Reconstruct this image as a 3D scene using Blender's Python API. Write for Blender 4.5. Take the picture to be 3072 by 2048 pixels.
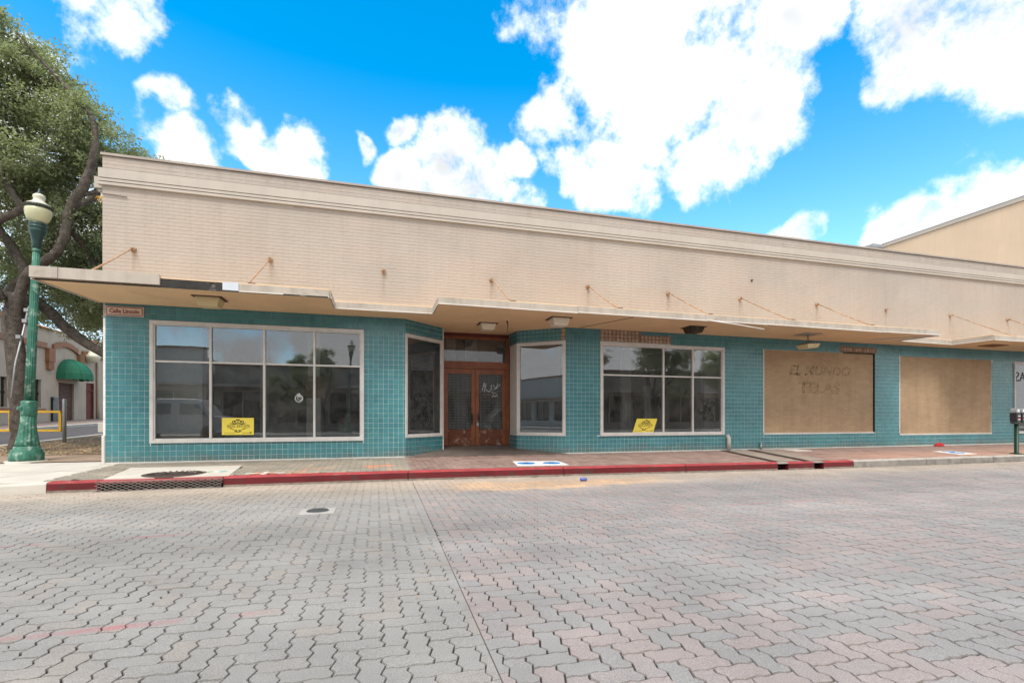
import bpy, math, random
import numpy as np
from mathutils import Vector, Matrix, noise
random.seed(11); RNG = np.random.default_rng(5)
S = bpy.context.scene; COL = S.collection
for o in list(bpy.data.objects): bpy.data.objects.remove(o)

# ------------------------------------------------------------------ camera, world, sun, exposure
TH = math.radians(15.64); CT, ST = math.cos(TH), math.sin(TH)
CAMZ = 0.92
cam = bpy.data.cameras.new('camera'); camo = bpy.data.objects.new('camera', cam); COL.objects.link(camo)
camo.location = (0, 0, CAMZ); camo.rotation_euler = (math.pi/2, 0, -TH)
cam.sensor_width = 36; cam.lens = 17.0; cam.shift_y = (1250-1024)/3072; cam.clip_start = .05; cam.clip_end = 3000
S.camera = camo
S.view_settings.view_transform = 'Standard'; S.view_settings.look = 'None'
S.view_settings.gamma = 1; S.view_settings.use_curve_mapping = False
S.view_settings.exposure = 1.2
SUN_EL, SUN_AZ = math.radians(58), math.radians(-152)      # azimuth from +Y towards +X
SUN_STRENGTH, SUN_ANGLE = 1.5, math.radians(24)
SKY_STRENGTH = 0.1
CLOUD = 6.4

class NT:
    """tiny node-tree helper"""
    def __init__(s, tree): s.t = tree; s.n = tree.nodes; s.l = tree.links
    def new(s, typ, **kw):
        n = s.n.new(typ)
        for k, v in kw.items():
            if hasattr(n, k): setattr(n, k, v)
            else: n.inputs[k].default_value = v
        return n
    def put(s, inp, v):
        if isinstance(v, bpy.types.NodeSocket): s.l.new(v, inp)
        elif v is not None: inp.default_value = v
    def math(s, op, a, b=None, c=None, clamp=False):
        n = s.n.new('ShaderNodeMath'); n.operation = op; n.use_clamp = clamp
        for i, v in enumerate((a, b, c)):
            if v is not None: s.put(n.inputs[i], v)
        return n.outputs[0]
    def vmath(s, op, a, b=None, scale=None):
        n = s.n.new('ShaderNodeVectorMath'); n.operation = op
        s.put(n.inputs[0], a)
        if b is not None: s.put(n.inputs[1], b)
        if scale is not None: s.put(n.inputs['Scale'], scale)
        return n.outputs['Value'] if op in ('DISTANCE', 'DOT_PRODUCT', 'LENGTH') else n.outputs[0]
    def rng(s, v, a, b, c=0., d=1., smooth=False):
        n = s.n.new('ShaderNodeMapRange'); n.interpolation_type = 'SMOOTHSTEP' if smooth else 'LINEAR'
        for i, x in enumerate((v, a, b, c, d)): s.put(n.inputs[i], x)
        return n.outputs[0]
    def mix(s, f, a, b, mode='MIX'):
        n = s.n.new('ShaderNodeMix'); n.data_type = 'RGBA'; n.blend_type = mode
        s.put(n.inputs[0], f); s.put(n.inputs[6], c4(a)); s.put(n.inputs[7], c4(b))
        return n.outputs[2]
    def noise(s, vec, scale, detail=4, rough=.55, dist=0.):
        n = s.n.new('ShaderNodeTexNoise')
        s.put(n.inputs['Vector'], vec); n.inputs['Scale'].default_value = scale; n.inputs['Detail'].default_value = detail
        n.inputs['Roughness'].default_value = rough; n.inputs['Distortion'].default_value = dist
        return n.outputs['Fac']
def c4(c):
    if isinstance(c, bpy.types.NodeSocket): return c
    if isinstance(c, (int, float)): return (c, c, c, 1)
    return tuple(c)+(1,) if len(c) == 3 else tuple(c)

def make_world():
    w = bpy.data.worlds.new('World'); S.world = w; w.use_nodes = True
    w.cycles.sampling_method = 'MANUAL'; w.cycles.sample_map_resolution = 256
    T = NT(w.node_tree); w.node_tree.nodes.clear()
    out = T.new('ShaderNodeOutputWorld'); bg = T.new('ShaderNodeBackground'); bg.inputs[1].default_value = SKY_STRENGTH
    T.l.new(bg.outputs[0], out.inputs[0])
    sky = T.new('ShaderNodeTexSky'); sky.sky_type = 'NISHITA'; sky.sun_disc = False
    sky.sun_elevation = SUN_EL; sky.sun_rotation = SUN_AZ; sky.altitude = 100; sky.air_density = 1.0; sky.dust_density = .3; sky.ozone_density = 2.0
    hs = T.new('ShaderNodeHueSaturation'); hs.inputs['Saturation'].default_value = 1.50; hs.inputs['Value'].default_value = 1.48; hs.inputs['Hue'].default_value = .486
    T.l.new(sky.outputs[0], hs.inputs['Color'])
    tc = T.new('ShaderNodeTexCoord'); d = tc.outputs['Generated']
    dz = T.new('ShaderNodeSeparateXYZ'); T.l.new(d, dz.inputs[0])
    T.l.new(T.rng(dz.outputs[2], .10, .62, 1.08, 1.52), hs.inputs['Saturation'])     # the air pales towards the horizon
    nz = T.math('MULTIPLY', T.math('SUBTRACT', T.noise(d, 10, 7, .63), .5), 4.6)
    # warp of the cloud outlines
    cl = T.new('ShaderNodeTexNoise'); T.l.new(d, cl.inputs['Vector']); cl.inputs['Scale'].default_value = 5; cl.inputs['Detail'].default_value = 3; cl.inputs['Roughness'].default_value = .6
    wd = T.vmath('ADD', d, T.vmath('SCALE', T.vmath('SUBTRACT', cl.outputs['Color'], (.5, .5, .5)), scale=.13))
    clouds = [(1720,60,200),(1950,20,300),(2200,40,290),(2420,40,170),(1750,250,190),(2000,240,290),(2250,220,220),(2300,370,140),(2150,440,160),(2190,510,80),
      (1830,500,150),(1690,520,70),(1900,590,80),(1370,500,115),(1240,540,90),(1450,590,115),(1310,610,115),(1570,620,75),(1230,385,60),(1110,455,48),(1580,500,46),
      (2790,50,210),(2980,60,230),(3080,250,130),(2660,190,80),(2880,600,125),(2990,610,130),(2750,670,100),(3080,520,50),(2900,720,140),
      (2430,710,70),(2340,722,45),(545,440,80),(535,340,58),(590,480,50),(700,375,72),(880,490,105),(760,470,46),
      (90,180,120),(60,420,190),(150,660,220),(120,900,230),(-60,760,260)]
    wisps = [(290,50,130),(385,110,85),(200,30,80),(330,-40,150)]
    def blobs(lst):
        m = None
        for (px, py, r) in lst:
            u, v = (px-1536)/1450.7, (1250-py)/1450.7
            q = Vector((ST+u*CT, CT-u*ST, v)); ca = 1/q.length; q.normalize()
            dist = T.vmath('DISTANCE', wd, tuple(q))
            k = T.math('MULTIPLY_ADD', dist, -1/(r/1450.7*ca**1.4*1.18), 1.0)
            m = k if m is None else T.math('MAXIMUM', m, k)
        return m
    raw = blobs(clouds); core = T.math('MINIMUM', raw, .5)
    m1 = T.math('ADD', T.math('MULTIPLY', core, 2.0), nz)
    a1 = T.rng(m1, -.02, 1.15, 0, 1, True)
    m2 = T.math('ADD', T.math('MULTIPLY', T.math('MINIMUM', blobs(wisps), .5), 1.2), T.math('MULTIPLY', nz, 1.2))
    a2 = T.math('MULTIPLY', T.rng(m2, .1, 1.2, 0, 1, True), .85)
    afront = T.math('MAXIMUM', a1, a2)
    # the same kind of broken cloud goes on over the rest of the sky
    aback = T.rng(T.math('MULTIPLY_ADD', nz, .06, T.noise(d, 2.6, 4, .6)), .31, .43, 0, 1, True)
    front = T.vmath('DOT_PRODUCT', d, tuple(Vector((ST, CT, .42)).normalized()))
    wgt = T.rng(front, .60, .70, 0, 1, True)
    alpha = T.math('ADD', T.math('MULTIPLY', afront, wgt), T.math('MULTIPLY', aback, T.math('SUBTRACT', 1., wgt)))
    sx = T.new('ShaderNodeSeparateColor'); T.l.new(cl.outputs['Color'], sx.inputs[0]); shade = sx.outputs[0]
    cc = T.mix(T.math('MULTIPLY', T.rng(shade, .34, .70, 0, 1, True), T.rng(raw, .15, .95, .0, 1, True)), (CLOUD, CLOUD, CLOUD), (CLOUD*.58, CLOUD*.60, CLOUD*.62))
    T.l.new(T.mix(alpha, hs.outputs[0], cc), bg.inputs[0])
make_world()
sun = bpy.data.lights.new('sun', 'SUN'); suno = bpy.data.objects.new('sun', sun); COL.objects.link(suno)
sun.energy = SUN_STRENGTH; sun.angle = SUN_ANGLE; sun.color = (1, .95, .87)
sd = Vector((math.sin(SUN_AZ)*math.cos(SUN_EL), math.cos(SUN_AZ)*math.cos(SUN_EL), math.sin(SUN_EL)))
suno.rotation_euler = (-sd).to_track_quat('-Z', 'Y').to_euler(); suno.location = sd*40
S.cycles.max_bounces = 8; S.cycles.diffuse_bounces = 4; S.cycles.glossy_bounces = 4; S.cycles.transparent_max_bounces = 16; S.cycles.transmission_bounces = 4
S.cycles.caustics_reflective = False; S.cycles.caustics_refractive = False
S.cycles.sample_clamp_indirect = 4

# ------------------------------------------------------------------ helpers
def M(name, col, rough=.75, var=.12, vs=2.5, fine=.0, fs=150, bump=0., bs=90, metal=0., spec=.35, piece=0., col2=None, c2p=.5, streak=0., dirt=None, hook=None, transl=0.):
    """procedural material: base colour, large mottling, fine grain, per-piece tint, vertical rain streaks, dirt patches"""
    m = bpy.data.materials.new(name); m.use_nodes = True
    T = NT(m.node_tree); b = T.n['Principled BSDF']
    pos = T.new('ShaderNodeNewGeometry').outputs['Position']
    c = c4(col)
    if piece or col2 is not None:
        oi = T.new('ShaderNodeObjectInfo').outputs['Random']
        at = T.new('ShaderNodeAttribute'); at.attribute_name = 'rnd'
        h = T.math('FRACT', T.math('ADD', oi, at.outputs['Fac']))
        if col2 is not None: c = T.mix(T.rng(h, c2p-.12, c2p+.12, 0, 1), c, col2)
        h2 = T.math('FRACT', T.math('MULTIPLY', h, 17.31))
        c = T.mix(1, c, T.rng(h2, 0, 1, 1-piece, 1+piece), 'MULTIPLY')
    if hook: c = hook(T, pos, c)
    if var: c = T.mix(1, c, T.rng(T.noise(pos, vs, 5, .6), .3, .7, 1-var, 1+var), 'MULTIPLY')
    if fine: c = T.mix(1, c, T.rng(T.noise(pos, fs, 2, .7), .3, .7, 1-fine, 1+fine), 'MULTIPLY')
    if streak:
        sv = T.vmath('MULTIPLY', pos, (7, 7, .5))
        c = T.mix(1, c, T.rng(T.noise(sv, 1, 5, .65), .45, .75, 1, 1-streak), 'MULTIPLY')
    if dirt:
        dc, amt, ds, th = dirt
        c = T.mix(T.rng(T.noise(pos, ds, 7, .68), th, th+.12, 0, amt), c, dc)
    T.put(b.inputs['Base Color'], c)
    b.inputs['Roughness'].default_value = rough; b.inputs['Metallic'].default_value = metal; b.inputs['Specular IOR Level'].default_value = spec
    if bump:
        bn = T.new('ShaderNodeBump'); bn.inputs['Strength'].default_value = bump; bn.inputs['Distance'].default_value = .01
        T.l.new(T.noise(pos, bs, 5, .6), bn.inputs['Height']); T.l.new(bn.outputs[0], b.inputs['Normal'])
    return m

class MB:
    """collects faces; build() links them as ONE mesh object"""
    def __init__(s): s.v = []; s.f = []; s.mi = []; s.r = []; s.sm = []
    def face(s, pts, mi=0, r=0., smooth=False):
        n = len(s.v); s.v += [tuple(p) for p in pts]; s.f.append(tuple(range(n, n+len(pts)))); s.mi.append(mi); s.r.append(r); s.sm.append(smooth)
    def mesh(s, verts, faces, mi=0, r=0., smooth=False):
        n = len(s.v); s.v += [tuple(p) for p in verts]
        for f in faces: s.f.append(tuple(i+n for i in f)); s.mi.append(mi); s.r.append(r); s.sm.append(smooth)
    def box(s, x0, x1, y0, y1, z0, z1, mi=0, r=0.):
        v = [(x, y, z) for z in (z0, z1) for y in (y0, y1) for x in (x0, x1)]
        s.mesh(v, [(0,2,3,1),(4,5,7,6),(0,1,5,4),(2,6,7,3),(0,4,6,2),(1,3,7,5)], mi, r)
    def bbox(s, x0, x1, y0, y1, z0, z1, b=.01, mi=0, r=0., F=None):
        """box with bevelled edges (chamfered in the y-facing outline)"""
        b = min(b, (x1-x0)*.45, (z1-z0)*.45)
        loops = [(y0, b), (y0+min(b, (y1-y0)*.4), 0), (y1, 0)]
        v = []
        for y, i in loops: v += [(x0+i, y, z0+i), (x1-i, y, z0+i), (x1-i, y, z1-i), (x0+i, y, z1-i)]
        f = [(0,1,2,3)]
        for k in range(2):
            for j in range(4): f.append((k*4+j, (k+1)*4+j, (k+1)*4+(j+1) % 4, k*4+(j+1) % 4))
        f.append((11, 10, 9, 8))
        s.mesh(v if F is None else [F(*p) for p in v], f, mi, r)
    def tube(s, pts, rad, n=8, mi=0, r=0., cap=True, smooth=True):
        pts = [Vector(p) for p in pts]; k = len(pts)
        rad = [rad]*k if isinstance(rad, (int, float)) else rad
        base = len(s.v); up = Vector((0, 0, 1)); prev = None
        for i, p in enumerate(pts):
            t = (pts[min(i+1, k-1)]-pts[max(i-1, 0)]).normalized()
            if prev is None:
                a = t.cross(up)
                if a.length < .05: a = t.cross(Vector((1, 0, 0)))
            else: a = prev-t*prev.dot(t)
            a.normalize(); prev = a; b = t.cross(a)
            for j in range(n):
                q = 2*math.pi*j/n; s.v.append(tuple(p+(a*math.cos(q)+b*math.sin(q))*rad[i]))
        for i in range(k-1):
            for j in range(n):
                s.f.append((base+i*n+j, base+i*n+(j+1) % n, base+(i+1)*n+(j+1) % n, base+(i+1)*n+j)); s.mi.append(mi); s.r.append(r); s.sm.append(smooth)
        if cap:
            for i, fl in ((0, True), (k-1, False)):
                q = [base+i*n+j for j in range(n)]
                s.f.append(tuple(q[::-1] if fl else q)); s.mi.append(mi); s.r.append(r); s.sm.append(False)
    def lathe(s, c, prof, n=24, mi=0, flute=0, fl=0., smooth=True, lean=(0, 0)):
        base = len(s.v); k = len(prof)
        for (rr, z) in prof:
            for j in range(n):
                q = 2*math.pi*j/n; R = rr*(1+fl*math.cos(flute*q)) if flute else rr
                s.v.append((c[0]+R*math.cos(q)+lean[0]*z, c[1]+R*math.sin(q)+lean[1]*z, c[2]+z))
        for i in range(k-1):
            for j in range(n):
                s.f.append((base+i*n+j, base+i*n+(j+1) % n, base+(i+1)*n+(j+1) % n, base+(i+1)*n+j)); s.mi.append(mi); s.r.append(0); s.sm.append(smooth)
        for i, fl_ in ((0, True), (k-1, False)):
            if prof[i][0] > .002:
                q = [base+i*n+j for j in range(n)]
                s.f.append(tuple(q[::-1] if fl_ else q)); s.mi.append(mi); s.r.append(0); s.sm.append(False)
    def prism(s, poly, z0, z1, mi=0, r=0.):
        n = len(poly); v = [(x, y, z0) for x, y in poly]+[(x, y, z1) for x, y in poly]
        s.mesh(v, [tuple(range(n))[::-1], tuple(range(n, 2*n))]+[(i, (i+1) % n, n+(i+1) % n, n+i) for i in range(n)], mi, r)
    def data(s, name, mats):
        me = bpy.data.meshes.new(name); me.from_pydata(s.v, [], s.f)
        for m in (mats if isinstance(mats, (list, tuple)) else [mats]): me.materials.append(m)
        me.polygons.foreach_set('material_index', s.mi); me.polygons.foreach_set('use_smooth', s.sm)
        if any(s.r):
            a = me.attributes.new('rnd', 'FLOAT', 'FACE'); a.data.foreach_set('value', s.r)
        me.update(); return me
    def build(s, name, mats, parent=None, **tags):
        return link(name, s.data(name, mats), parent, **tags)
def wl(p):
    v = Vector((0, 0, 0))
    while p is not None: v = v+p.location; p = p.parent
    return v
def link(name, data, parent=None, loc=(0, 0, 0), **tags):
    o = bpy.data.objects.new(name, data); COL.objects.link(o)
    o.location = Vector(loc)
    if parent is not None: o.location = Vector(loc)-wl(parent); o.parent = parent
    for k, v in tags.items(): o[k] = v
    return o
def thing(name, loc, label, category, group=None):
    o = bpy.data.objects.new(name, None); COL.objects.link(o); o.location = loc; o.empty_display_size = .2
    o['label'] = label; o['category'] = category
    if group: o['group'] = group
    return o
def copy_tree(o, parent=None):
    c = o.copy(); COL.objects.link(c); c.parent = parent
    for ch in list(o.children): copy_tree(ch, c)
    return c
def frame(O, ux):
    ux = Vector((ux[0], ux[1], 0)).normalized(); n = Vector((ux.y, -ux.x, 0)); O = Vector(O)
    def F(a, d, z):           # along, inward depth (+ = into the building), height
        return O+ux*a-n*d+Vector((0, 0, z))
    return F
def fbox(mb, F, a0, a1, d0, d1, z0, z1, mi=0, r=0.):
    v = [F(a, d, z) for z in (z0, z1) for d in (d0, d1) for a in (a0, a1)]
    mb.mesh(v, [(0,2,3,1),(4,5,7,6),(0,1,5,4),(2,6,7,3),(0,4,6,2),(1,3,7,5)], mi, r)
def text_mesh(body, size, bold=0., extrude=.001, align='CENTER', shear=0.):
    cu = bpy.data.curves.new('lettering', 'FONT'); cu.body = body; cu.size = size; cu.extrude = extrude; cu.offset = bold
    cu.align_x = align; cu.align_y = 'CENTER'; cu.shear = shear; cu.resolution_u = 3
    o = bpy.data.objects.new('lettering', cu); COL.objects.link(o)
    me = bpy.data.meshes.new_from_object(o.evaluated_get(bpy.context.evaluated_depsgraph_get()))
    bpy.data.objects.remove(o); return me
def place_text(name, body, size, F, a, z, d, mat, parent, bold=0., mirror=False, shear=0., sx=1.):
    me = text_mesh(body, size, bold, .0001 if name == 'ghost_lettering' else .001, shear=shear)
    for v in me.vertices:
        x, y, w = v.co; v.co = F(a+(-x if mirror else x)*sx, d-w, z+y)
    me.materials.clear(); me.materials.append(mat); me.update()
    return link(name, me, parent)
def rects(x0, x1, z0, z1, holes):
    xs = sorted({x0, x1, *[min(max(h[i], x0), x1) for h in holes for i in (0, 1)]}); zs = sorted({z0, z1, *[min(max(h[i], z0), z1) for h in holes for i in (2, 3)]})
    out = []
    for i in range(len(xs)-1):
        for j in range(len(zs)-1):
            cx, cz = (xs[i]+xs[i+1])/2, (zs[j]+zs[j+1])/2
            if not any(h[0] < cx < h[1] and h[2] < cz < h[3] for h in holes): out.append((xs[i], xs[i+1], zs[j], zs[j+1]))
    return out
def clip_out(r, holes):
    """keep the biggest rectangle of r that lies outside the holes"""
    for h in holes:
        a0, a1, z0, z1 = r
        if a1 <= h[0] or a0 >= h[1] or z1 <= h[2] or z0 >= h[3]: continue
        c = [(a0, min(a1, h[0]), z0, z1), (max(a0, h[1]), a1, z0, z1), (a0, a1, z0, min(z1, h[2])), (a0, a1, max(z0, h[3]), z1)]
        c = [q for q in c if q[1]-q[0] > .012 and q[3]-q[2] > .012]
        if not c: return None
        r = max(c, key=lambda q: (q[1]-q[0])*(q[3]-q[2]))
    return r
def depth(p): return p[0]*ST+p[1]*CT
def inframe(p, mg=0):
    t = depth(p)
    if t < .3: return False
    x = 1536+(p[0]*CT-p[1]*ST)/t*1450.7; y = 1250-(p[2]-CAMZ)/t*1450.7
    return -mg < x < 3072+mg and -mg < y < 2048+mg
def sstep(x, a, b): x = min(max((x-a)/(b-a), 0), 1); return x*x*(3-2*x)
def kerb_y(x): return 8.88-.46*sstep(x, 0, 10)
def walk_z(x, y): return -.065*min(max((11.3-y)/(11.3-8.6), 0), 1.05)
ROADZ = -.225

# ------------------------------------------------------------------ materials
def tile_hook(T, pos, c):                                # street grime splashed up the lowest rows
    sp = T.new('ShaderNodeSeparateXYZ'); T.l.new(pos, sp.inputs[0])
    k = T.math('ADD', sp.outputs[2], T.math('MULTIPLY', T.math('SUBTRACT', T.noise(pos, 2.2, 5, .65), .5), .55))
    return T.mix(T.rng(k, .20, -.05, 0, .75), c, (.16, .155, .13))
mt_tile = M('teal_glazed_tile', (.066, .228, .248), .24, .12, 1.1, spec=.42, piece=.085, col2=(.064, .210, .244), c2p=.6, dirt=((.10, .20, .18), .5, 1.6, .60), bump=.04, bs=14, hook=tile_hook)
mt_grout = M('white_grout', (.74, .76, .73), .9, .2, 4)
def brick_hook(T, pos, c):
    sp = T.new('ShaderNodeSeparateXYZ'); T.l.new(pos, sp.inputs[0]); x, z = sp.outputs[0], sp.outputs[2]
    c = T.mix(T.rng(T.noise(T.vmath('MULTIPLY', pos, (.5, 1, 1.2)), 1, 5, .6), .42, .60), c, (.435, .368, .318))
    c = T.mix(T.rng(T.noise(pos, .8, 6, .7), .60, .68, 0, .35), c, (.345, .315, .275))
    st = T.noise(T.vmath('MULTIPLY', pos, (5, 1, .35)), 1, 5, .7)
    c = T.mix(T.math('MULTIPLY', T.rng(st, .52, .72), T.rng(z, 4.6, 6.1, 0, .38)), c, (.25, .22, .18))
    for xa, za in ((-4.657, 4.24), (-2.176, 4.26), (.153, 4.19), (2.649, 4.2), (5.153, 4.21), (7.475, 4.2), (9.768, 4.22), (12.473, 4.22), (15.18, 4.23), (17.936, 4.22)):
        w = T.rng(T.math('ABSOLUTE', T.math('SUBTRACT', x, xa)), .05, .01); h = T.math('MULTIPLY', T.rng(z, za+.02, za-.02), T.rng(z, za-.75, za-.1))
        c = T.mix(T.math('MULTIPLY', T.math('MULTIPLY', w, h), .4), c, (.26, .16, .09))
    return c
mt_brick = M('painted_brick', (.415, .366, .322), .82, .075, .55, fine=.03, fs=60, piece=.012, streak=.06, bump=.25, bs=55, hook=brick_hook)
mt_bjoint = M('painted_mortar', (.34, .295, .255), .9, .12, 2)
mt_band = M('painted_band', (.46, .415, .365), .75, .06, .9, streak=.08, bump=.1, bs=40)
mt_cap = M('parapet_cap_metal', (.36, .31, .27), .6, .1, 2)
mt_panelbrick = M('tan_painted_infill_brick', (.43, .305, .19), .85, .12, .7, fine=.06, fs=50, piece=.06, streak=.14, dirt=((.24, .16, .10), .4, 1.1, .56), bump=.25, bs=60)
mt_paneljoint = M('tan_mortar', (.33, .225, .14), .9, .15, 2)
mt_ghost = M('ghost_green_lettering', (.16, .16, .085), .9, .2, 6)
mt_alu = M('weathered_aluminium_frame', (.62, .60, .57), .45, .10, 6, spec=.5, dirt=((.30, .24, .19), .6, 9, .64))
mt_soffit = M('tan_soffit_paint', (.78, .545, .325), .85, .07, 1.2, streak=0, dirt=((.42, .27, .15), .45, 1.3, .62), bump=.12, bs=25)
mt_fascia = M('cream_fascia_metal', (.45, .395, .335), .6, .12, 1.8, streak=.22, dirt=((.27, .215, .16), .7, 3.2, .58))
mt_fascia_wht = M('white_fascia_lip', (.68, .65, .61), .5, .1, 2, dirt=((.25, .2, .16), .7, 5, .62))
mt_charred = M('exposed_black_fascia_board', (.035, .032, .03), .85, .3, 6, dirt=((.42, .38, .34), .8, 3.2, .60))
mt_pale = M('pale_blue_primer', (.58, .62, .67), .6, .06, 3)
mt_rust = M('rusty_rod', (.36, .21, .12), .8, .3, 12, dirt=((.50, .42, .32), .8, 9, .5))
mt_rustdark = M('dark_rust', (.10, .06, .045), .85, .3, 20)
mt_wood = M('varnished_door_wood', (.235, .072, .024), .38, .25, 5, fine=.15, fs=40, spec=.45, dirt=((.12, .04, .02), .6, 4, .55))
mt_woodworn = M('worn_door_wood', (.16, .055, .03), .75, .25, 8, dirt=((.42, .34, .28), .85, 5.5, .53))
mt_darkred = M('dark_red_header', (.10, .022, .018), .5, .15, 4)
mt_adh = M('old_tile_adhesive', (.42, .32, .25), .95, .2, 12, bump=.5, bs=60, piece=.12)
mt_adhbg = M('bare_wall_behind_tiles', (.25, .17, .12), .95, .25, 10)
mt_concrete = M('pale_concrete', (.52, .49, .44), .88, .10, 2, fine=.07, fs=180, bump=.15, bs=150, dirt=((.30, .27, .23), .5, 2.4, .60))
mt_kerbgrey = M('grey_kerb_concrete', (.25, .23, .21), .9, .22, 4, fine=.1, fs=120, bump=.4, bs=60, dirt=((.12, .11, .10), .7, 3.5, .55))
mt_kerbred = M('worn_shaded_red_kerb_paint', (.12, .010, .014), .6, .2, 3, bump=.35, bs=50, dirt=((.05, .035, .03), .8, 5, .52))  # kerb front: shade under a high sun put into the colour, plus scuffs
mt_kerbtop = M('faded_lit_red_kerb_paint', (.32, .043, .048), .75, .25, 4, bump=.4, bs=50, dirt=((.30, .24, .21), .7, 6, .60))  # kerb top: same red, lightened in the colour as the sunlit face, plus wear
mt_kerbbase = M('bare_kerb_foot', (.24, .20, .17), .95, .3, 9, bump=.5, bs=50)
mt_black = M('dark_void', (.012, .011, .010), .95, .2, 5)
mt_iron = M('brown_cast_iron', (.075, .055, .048), .65, .25, 25, metal=.3, bump=.4, bs=80)
mt_irongrey = M('grey_cast_iron', (.11, .115, .12), .55, .3, 30, metal=.4)
mt_mesh = M('galvanised_mesh', (.26, .22, .20), .5, .2, 10, metal=.5)
mt_bed = M('joint_sand', (.038, .034, .030), .95, .5, 3)
mt_blue = M('blue_cover_paint', (.03, .20, .52), .5, .2, 10)
mt_white = M('white_paint', (.72, .71, .68), .6, .06, 5)
mt_yellow = M('yellow_barrier_paint', (.72, .42, .025), .5, .12, 5, dirt=((.35, .2, .05), .5, 6, .66))
mt_galv = M('galvanised_steel', (.35, .36, .37), .5, .15, 8, metal=.6)
mt_lampgreen = M('patinated_lamp_green', (.045, .175, .125), .55, .25, 7, streak=.55, dirt=((.32, .44, .37), .8, 8, .53), bump=.15, bs=40)
mt_lampdark = M('dark_green_lamp_paint', (.012, .045, .042), .35, .15, 6, spec=.5)
mt_lampgold = M('fitter_ring_bronze', (.05, .055, .045), .4, .1, 10, metal=.4)
mt_globe = M('aged_acrylic_globe', (.60, .60, .38), .28, .08, 3, spec=.5)
mt_globetop = M('cream_globe_cap', (.62, .61, .49), .35, .08, 3)
mt_bark = M('oak_bark', (.105, .088, .074), .95, .45, 9, fine=.45, fs=38, bump=1.0, bs=26, streak=.5)
mt_asphalt = M('asphalt', (.085, .075, .075), .92, .15, 2, fine=.12, fs=160)
mt_dirt = M('dry_dirt_and_leaf_mould', (.16, .12, .085), .95, .3, 2.2, fine=.3, fs=40, bump=.8, bs=30, dirt=((.07, .085, .03), .8, .9, .52))
mt_ground = M('far_ground', (.20, .18, .15), .95, .2, .3)
mt_stucco = M('bone_stucco', (.38, .33, .275), .9, .09, 1.2, streak=.12, bump=.2, bs=40)
mt_brown = M('brown_trim_paint', (.24, .115, .06), .7, .15, 3)
mt_rolldoor = M('brown_rolling_shutter', (.105, .052, .04), .6, .15, 4)
mt_awning = M('green_awning_canvas', (.016, .135, .075), .7, .15, 3)
mt_reddoor = M('weathered_red_door', (.13, .04, .035), .8, .3, 7, dirt=((.03, .02, .02), .8, 5, .6))
mt_rooftile = M('orange_clay_roof', (.40, .17, .085), .85, .2, 4)
mt_beige = M('ochre_stucco', (.66, .505, .365), .9, .06, .7, streak=.07)
mt_roof = M('flat_roof_membrane', (.3, .29, .27), .9, .1, 1)
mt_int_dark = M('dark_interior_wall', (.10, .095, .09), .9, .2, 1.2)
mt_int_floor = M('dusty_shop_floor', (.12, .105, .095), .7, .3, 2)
mt_int_white = M('off_white_partition', (.62, .61, .57), .85, .08, 1.5, streak=.08)
mt_int_brown = M('brown_panelling', (.22, .11, .05), .7, .15, 2, streak=.2)
mt_blind = M('venetian_blind', (.75, .75, .73), .6, .1, 8)
mt_signy = M('yellow_sign_board', (.84, .68, .09), .45, .03, 1.2, spec=.4)
mt_signblk = M('black_print', (.018, .016, .012), .5, 0)
mt_signcream = M('street_sign_cream', (.66, .50, .42), .5, .1, 8)
mt_signred = M('street_sign_maroon', (.17, .03, .025), .5, .1, 8)
mt_lens = M('cream_light_diffuser', (.62, .50, .28), .4, .1, 6)
mt_lenspale = M('pale_light_diffuser', (.72, .66, .52), .35, .08, 6)
mt_meter = M('black_meter_housing', (.018, .018, .02), .4, .1, 8, spec=.5)
mt_metersilver = M('meter_dome_grey', (.36, .38, .40), .3, .1, 8, metal=.5)
mt_metergreen = M('dark_green_pole', (.004, .032, .018), .4, .1, 6)
mt_litterblue = M('blue_litter_can', (.10, .14, .42), .35, .1, 12)
mt_redcloth = M('red_rag', (.38, .02, .025), .9, .2, 8)
mt_tapeblue = M('blue_masking_tape', (.02, .25, .60), .7, .05, 8)
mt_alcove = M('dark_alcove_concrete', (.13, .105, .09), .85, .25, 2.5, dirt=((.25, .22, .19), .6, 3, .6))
mt_tin = M('paint_tin', (.62, .60, .56), .35, .15, 14, dirt=((.3, .1, .08), .5, 14, .6))
mt_carwhite = M('white_car_paint', (.42, .42, .42), .25, .03, 2, spec=.6)
mt_cargrey = M('silver_car_paint', (.25, .27, .28), .25, .03, 2, spec=.6, metal=.4)
mt_tyre = M('tyre_rubber', (.02, .02, .02), .85, .1, 9)
mt_carglass = M('dark_car_glass', (.01, .012, .014), .05, 0, spec=.7)
mt_scrawl = M('white_paint_scrawl', (.7, .7, .7), .7, 0)

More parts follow.
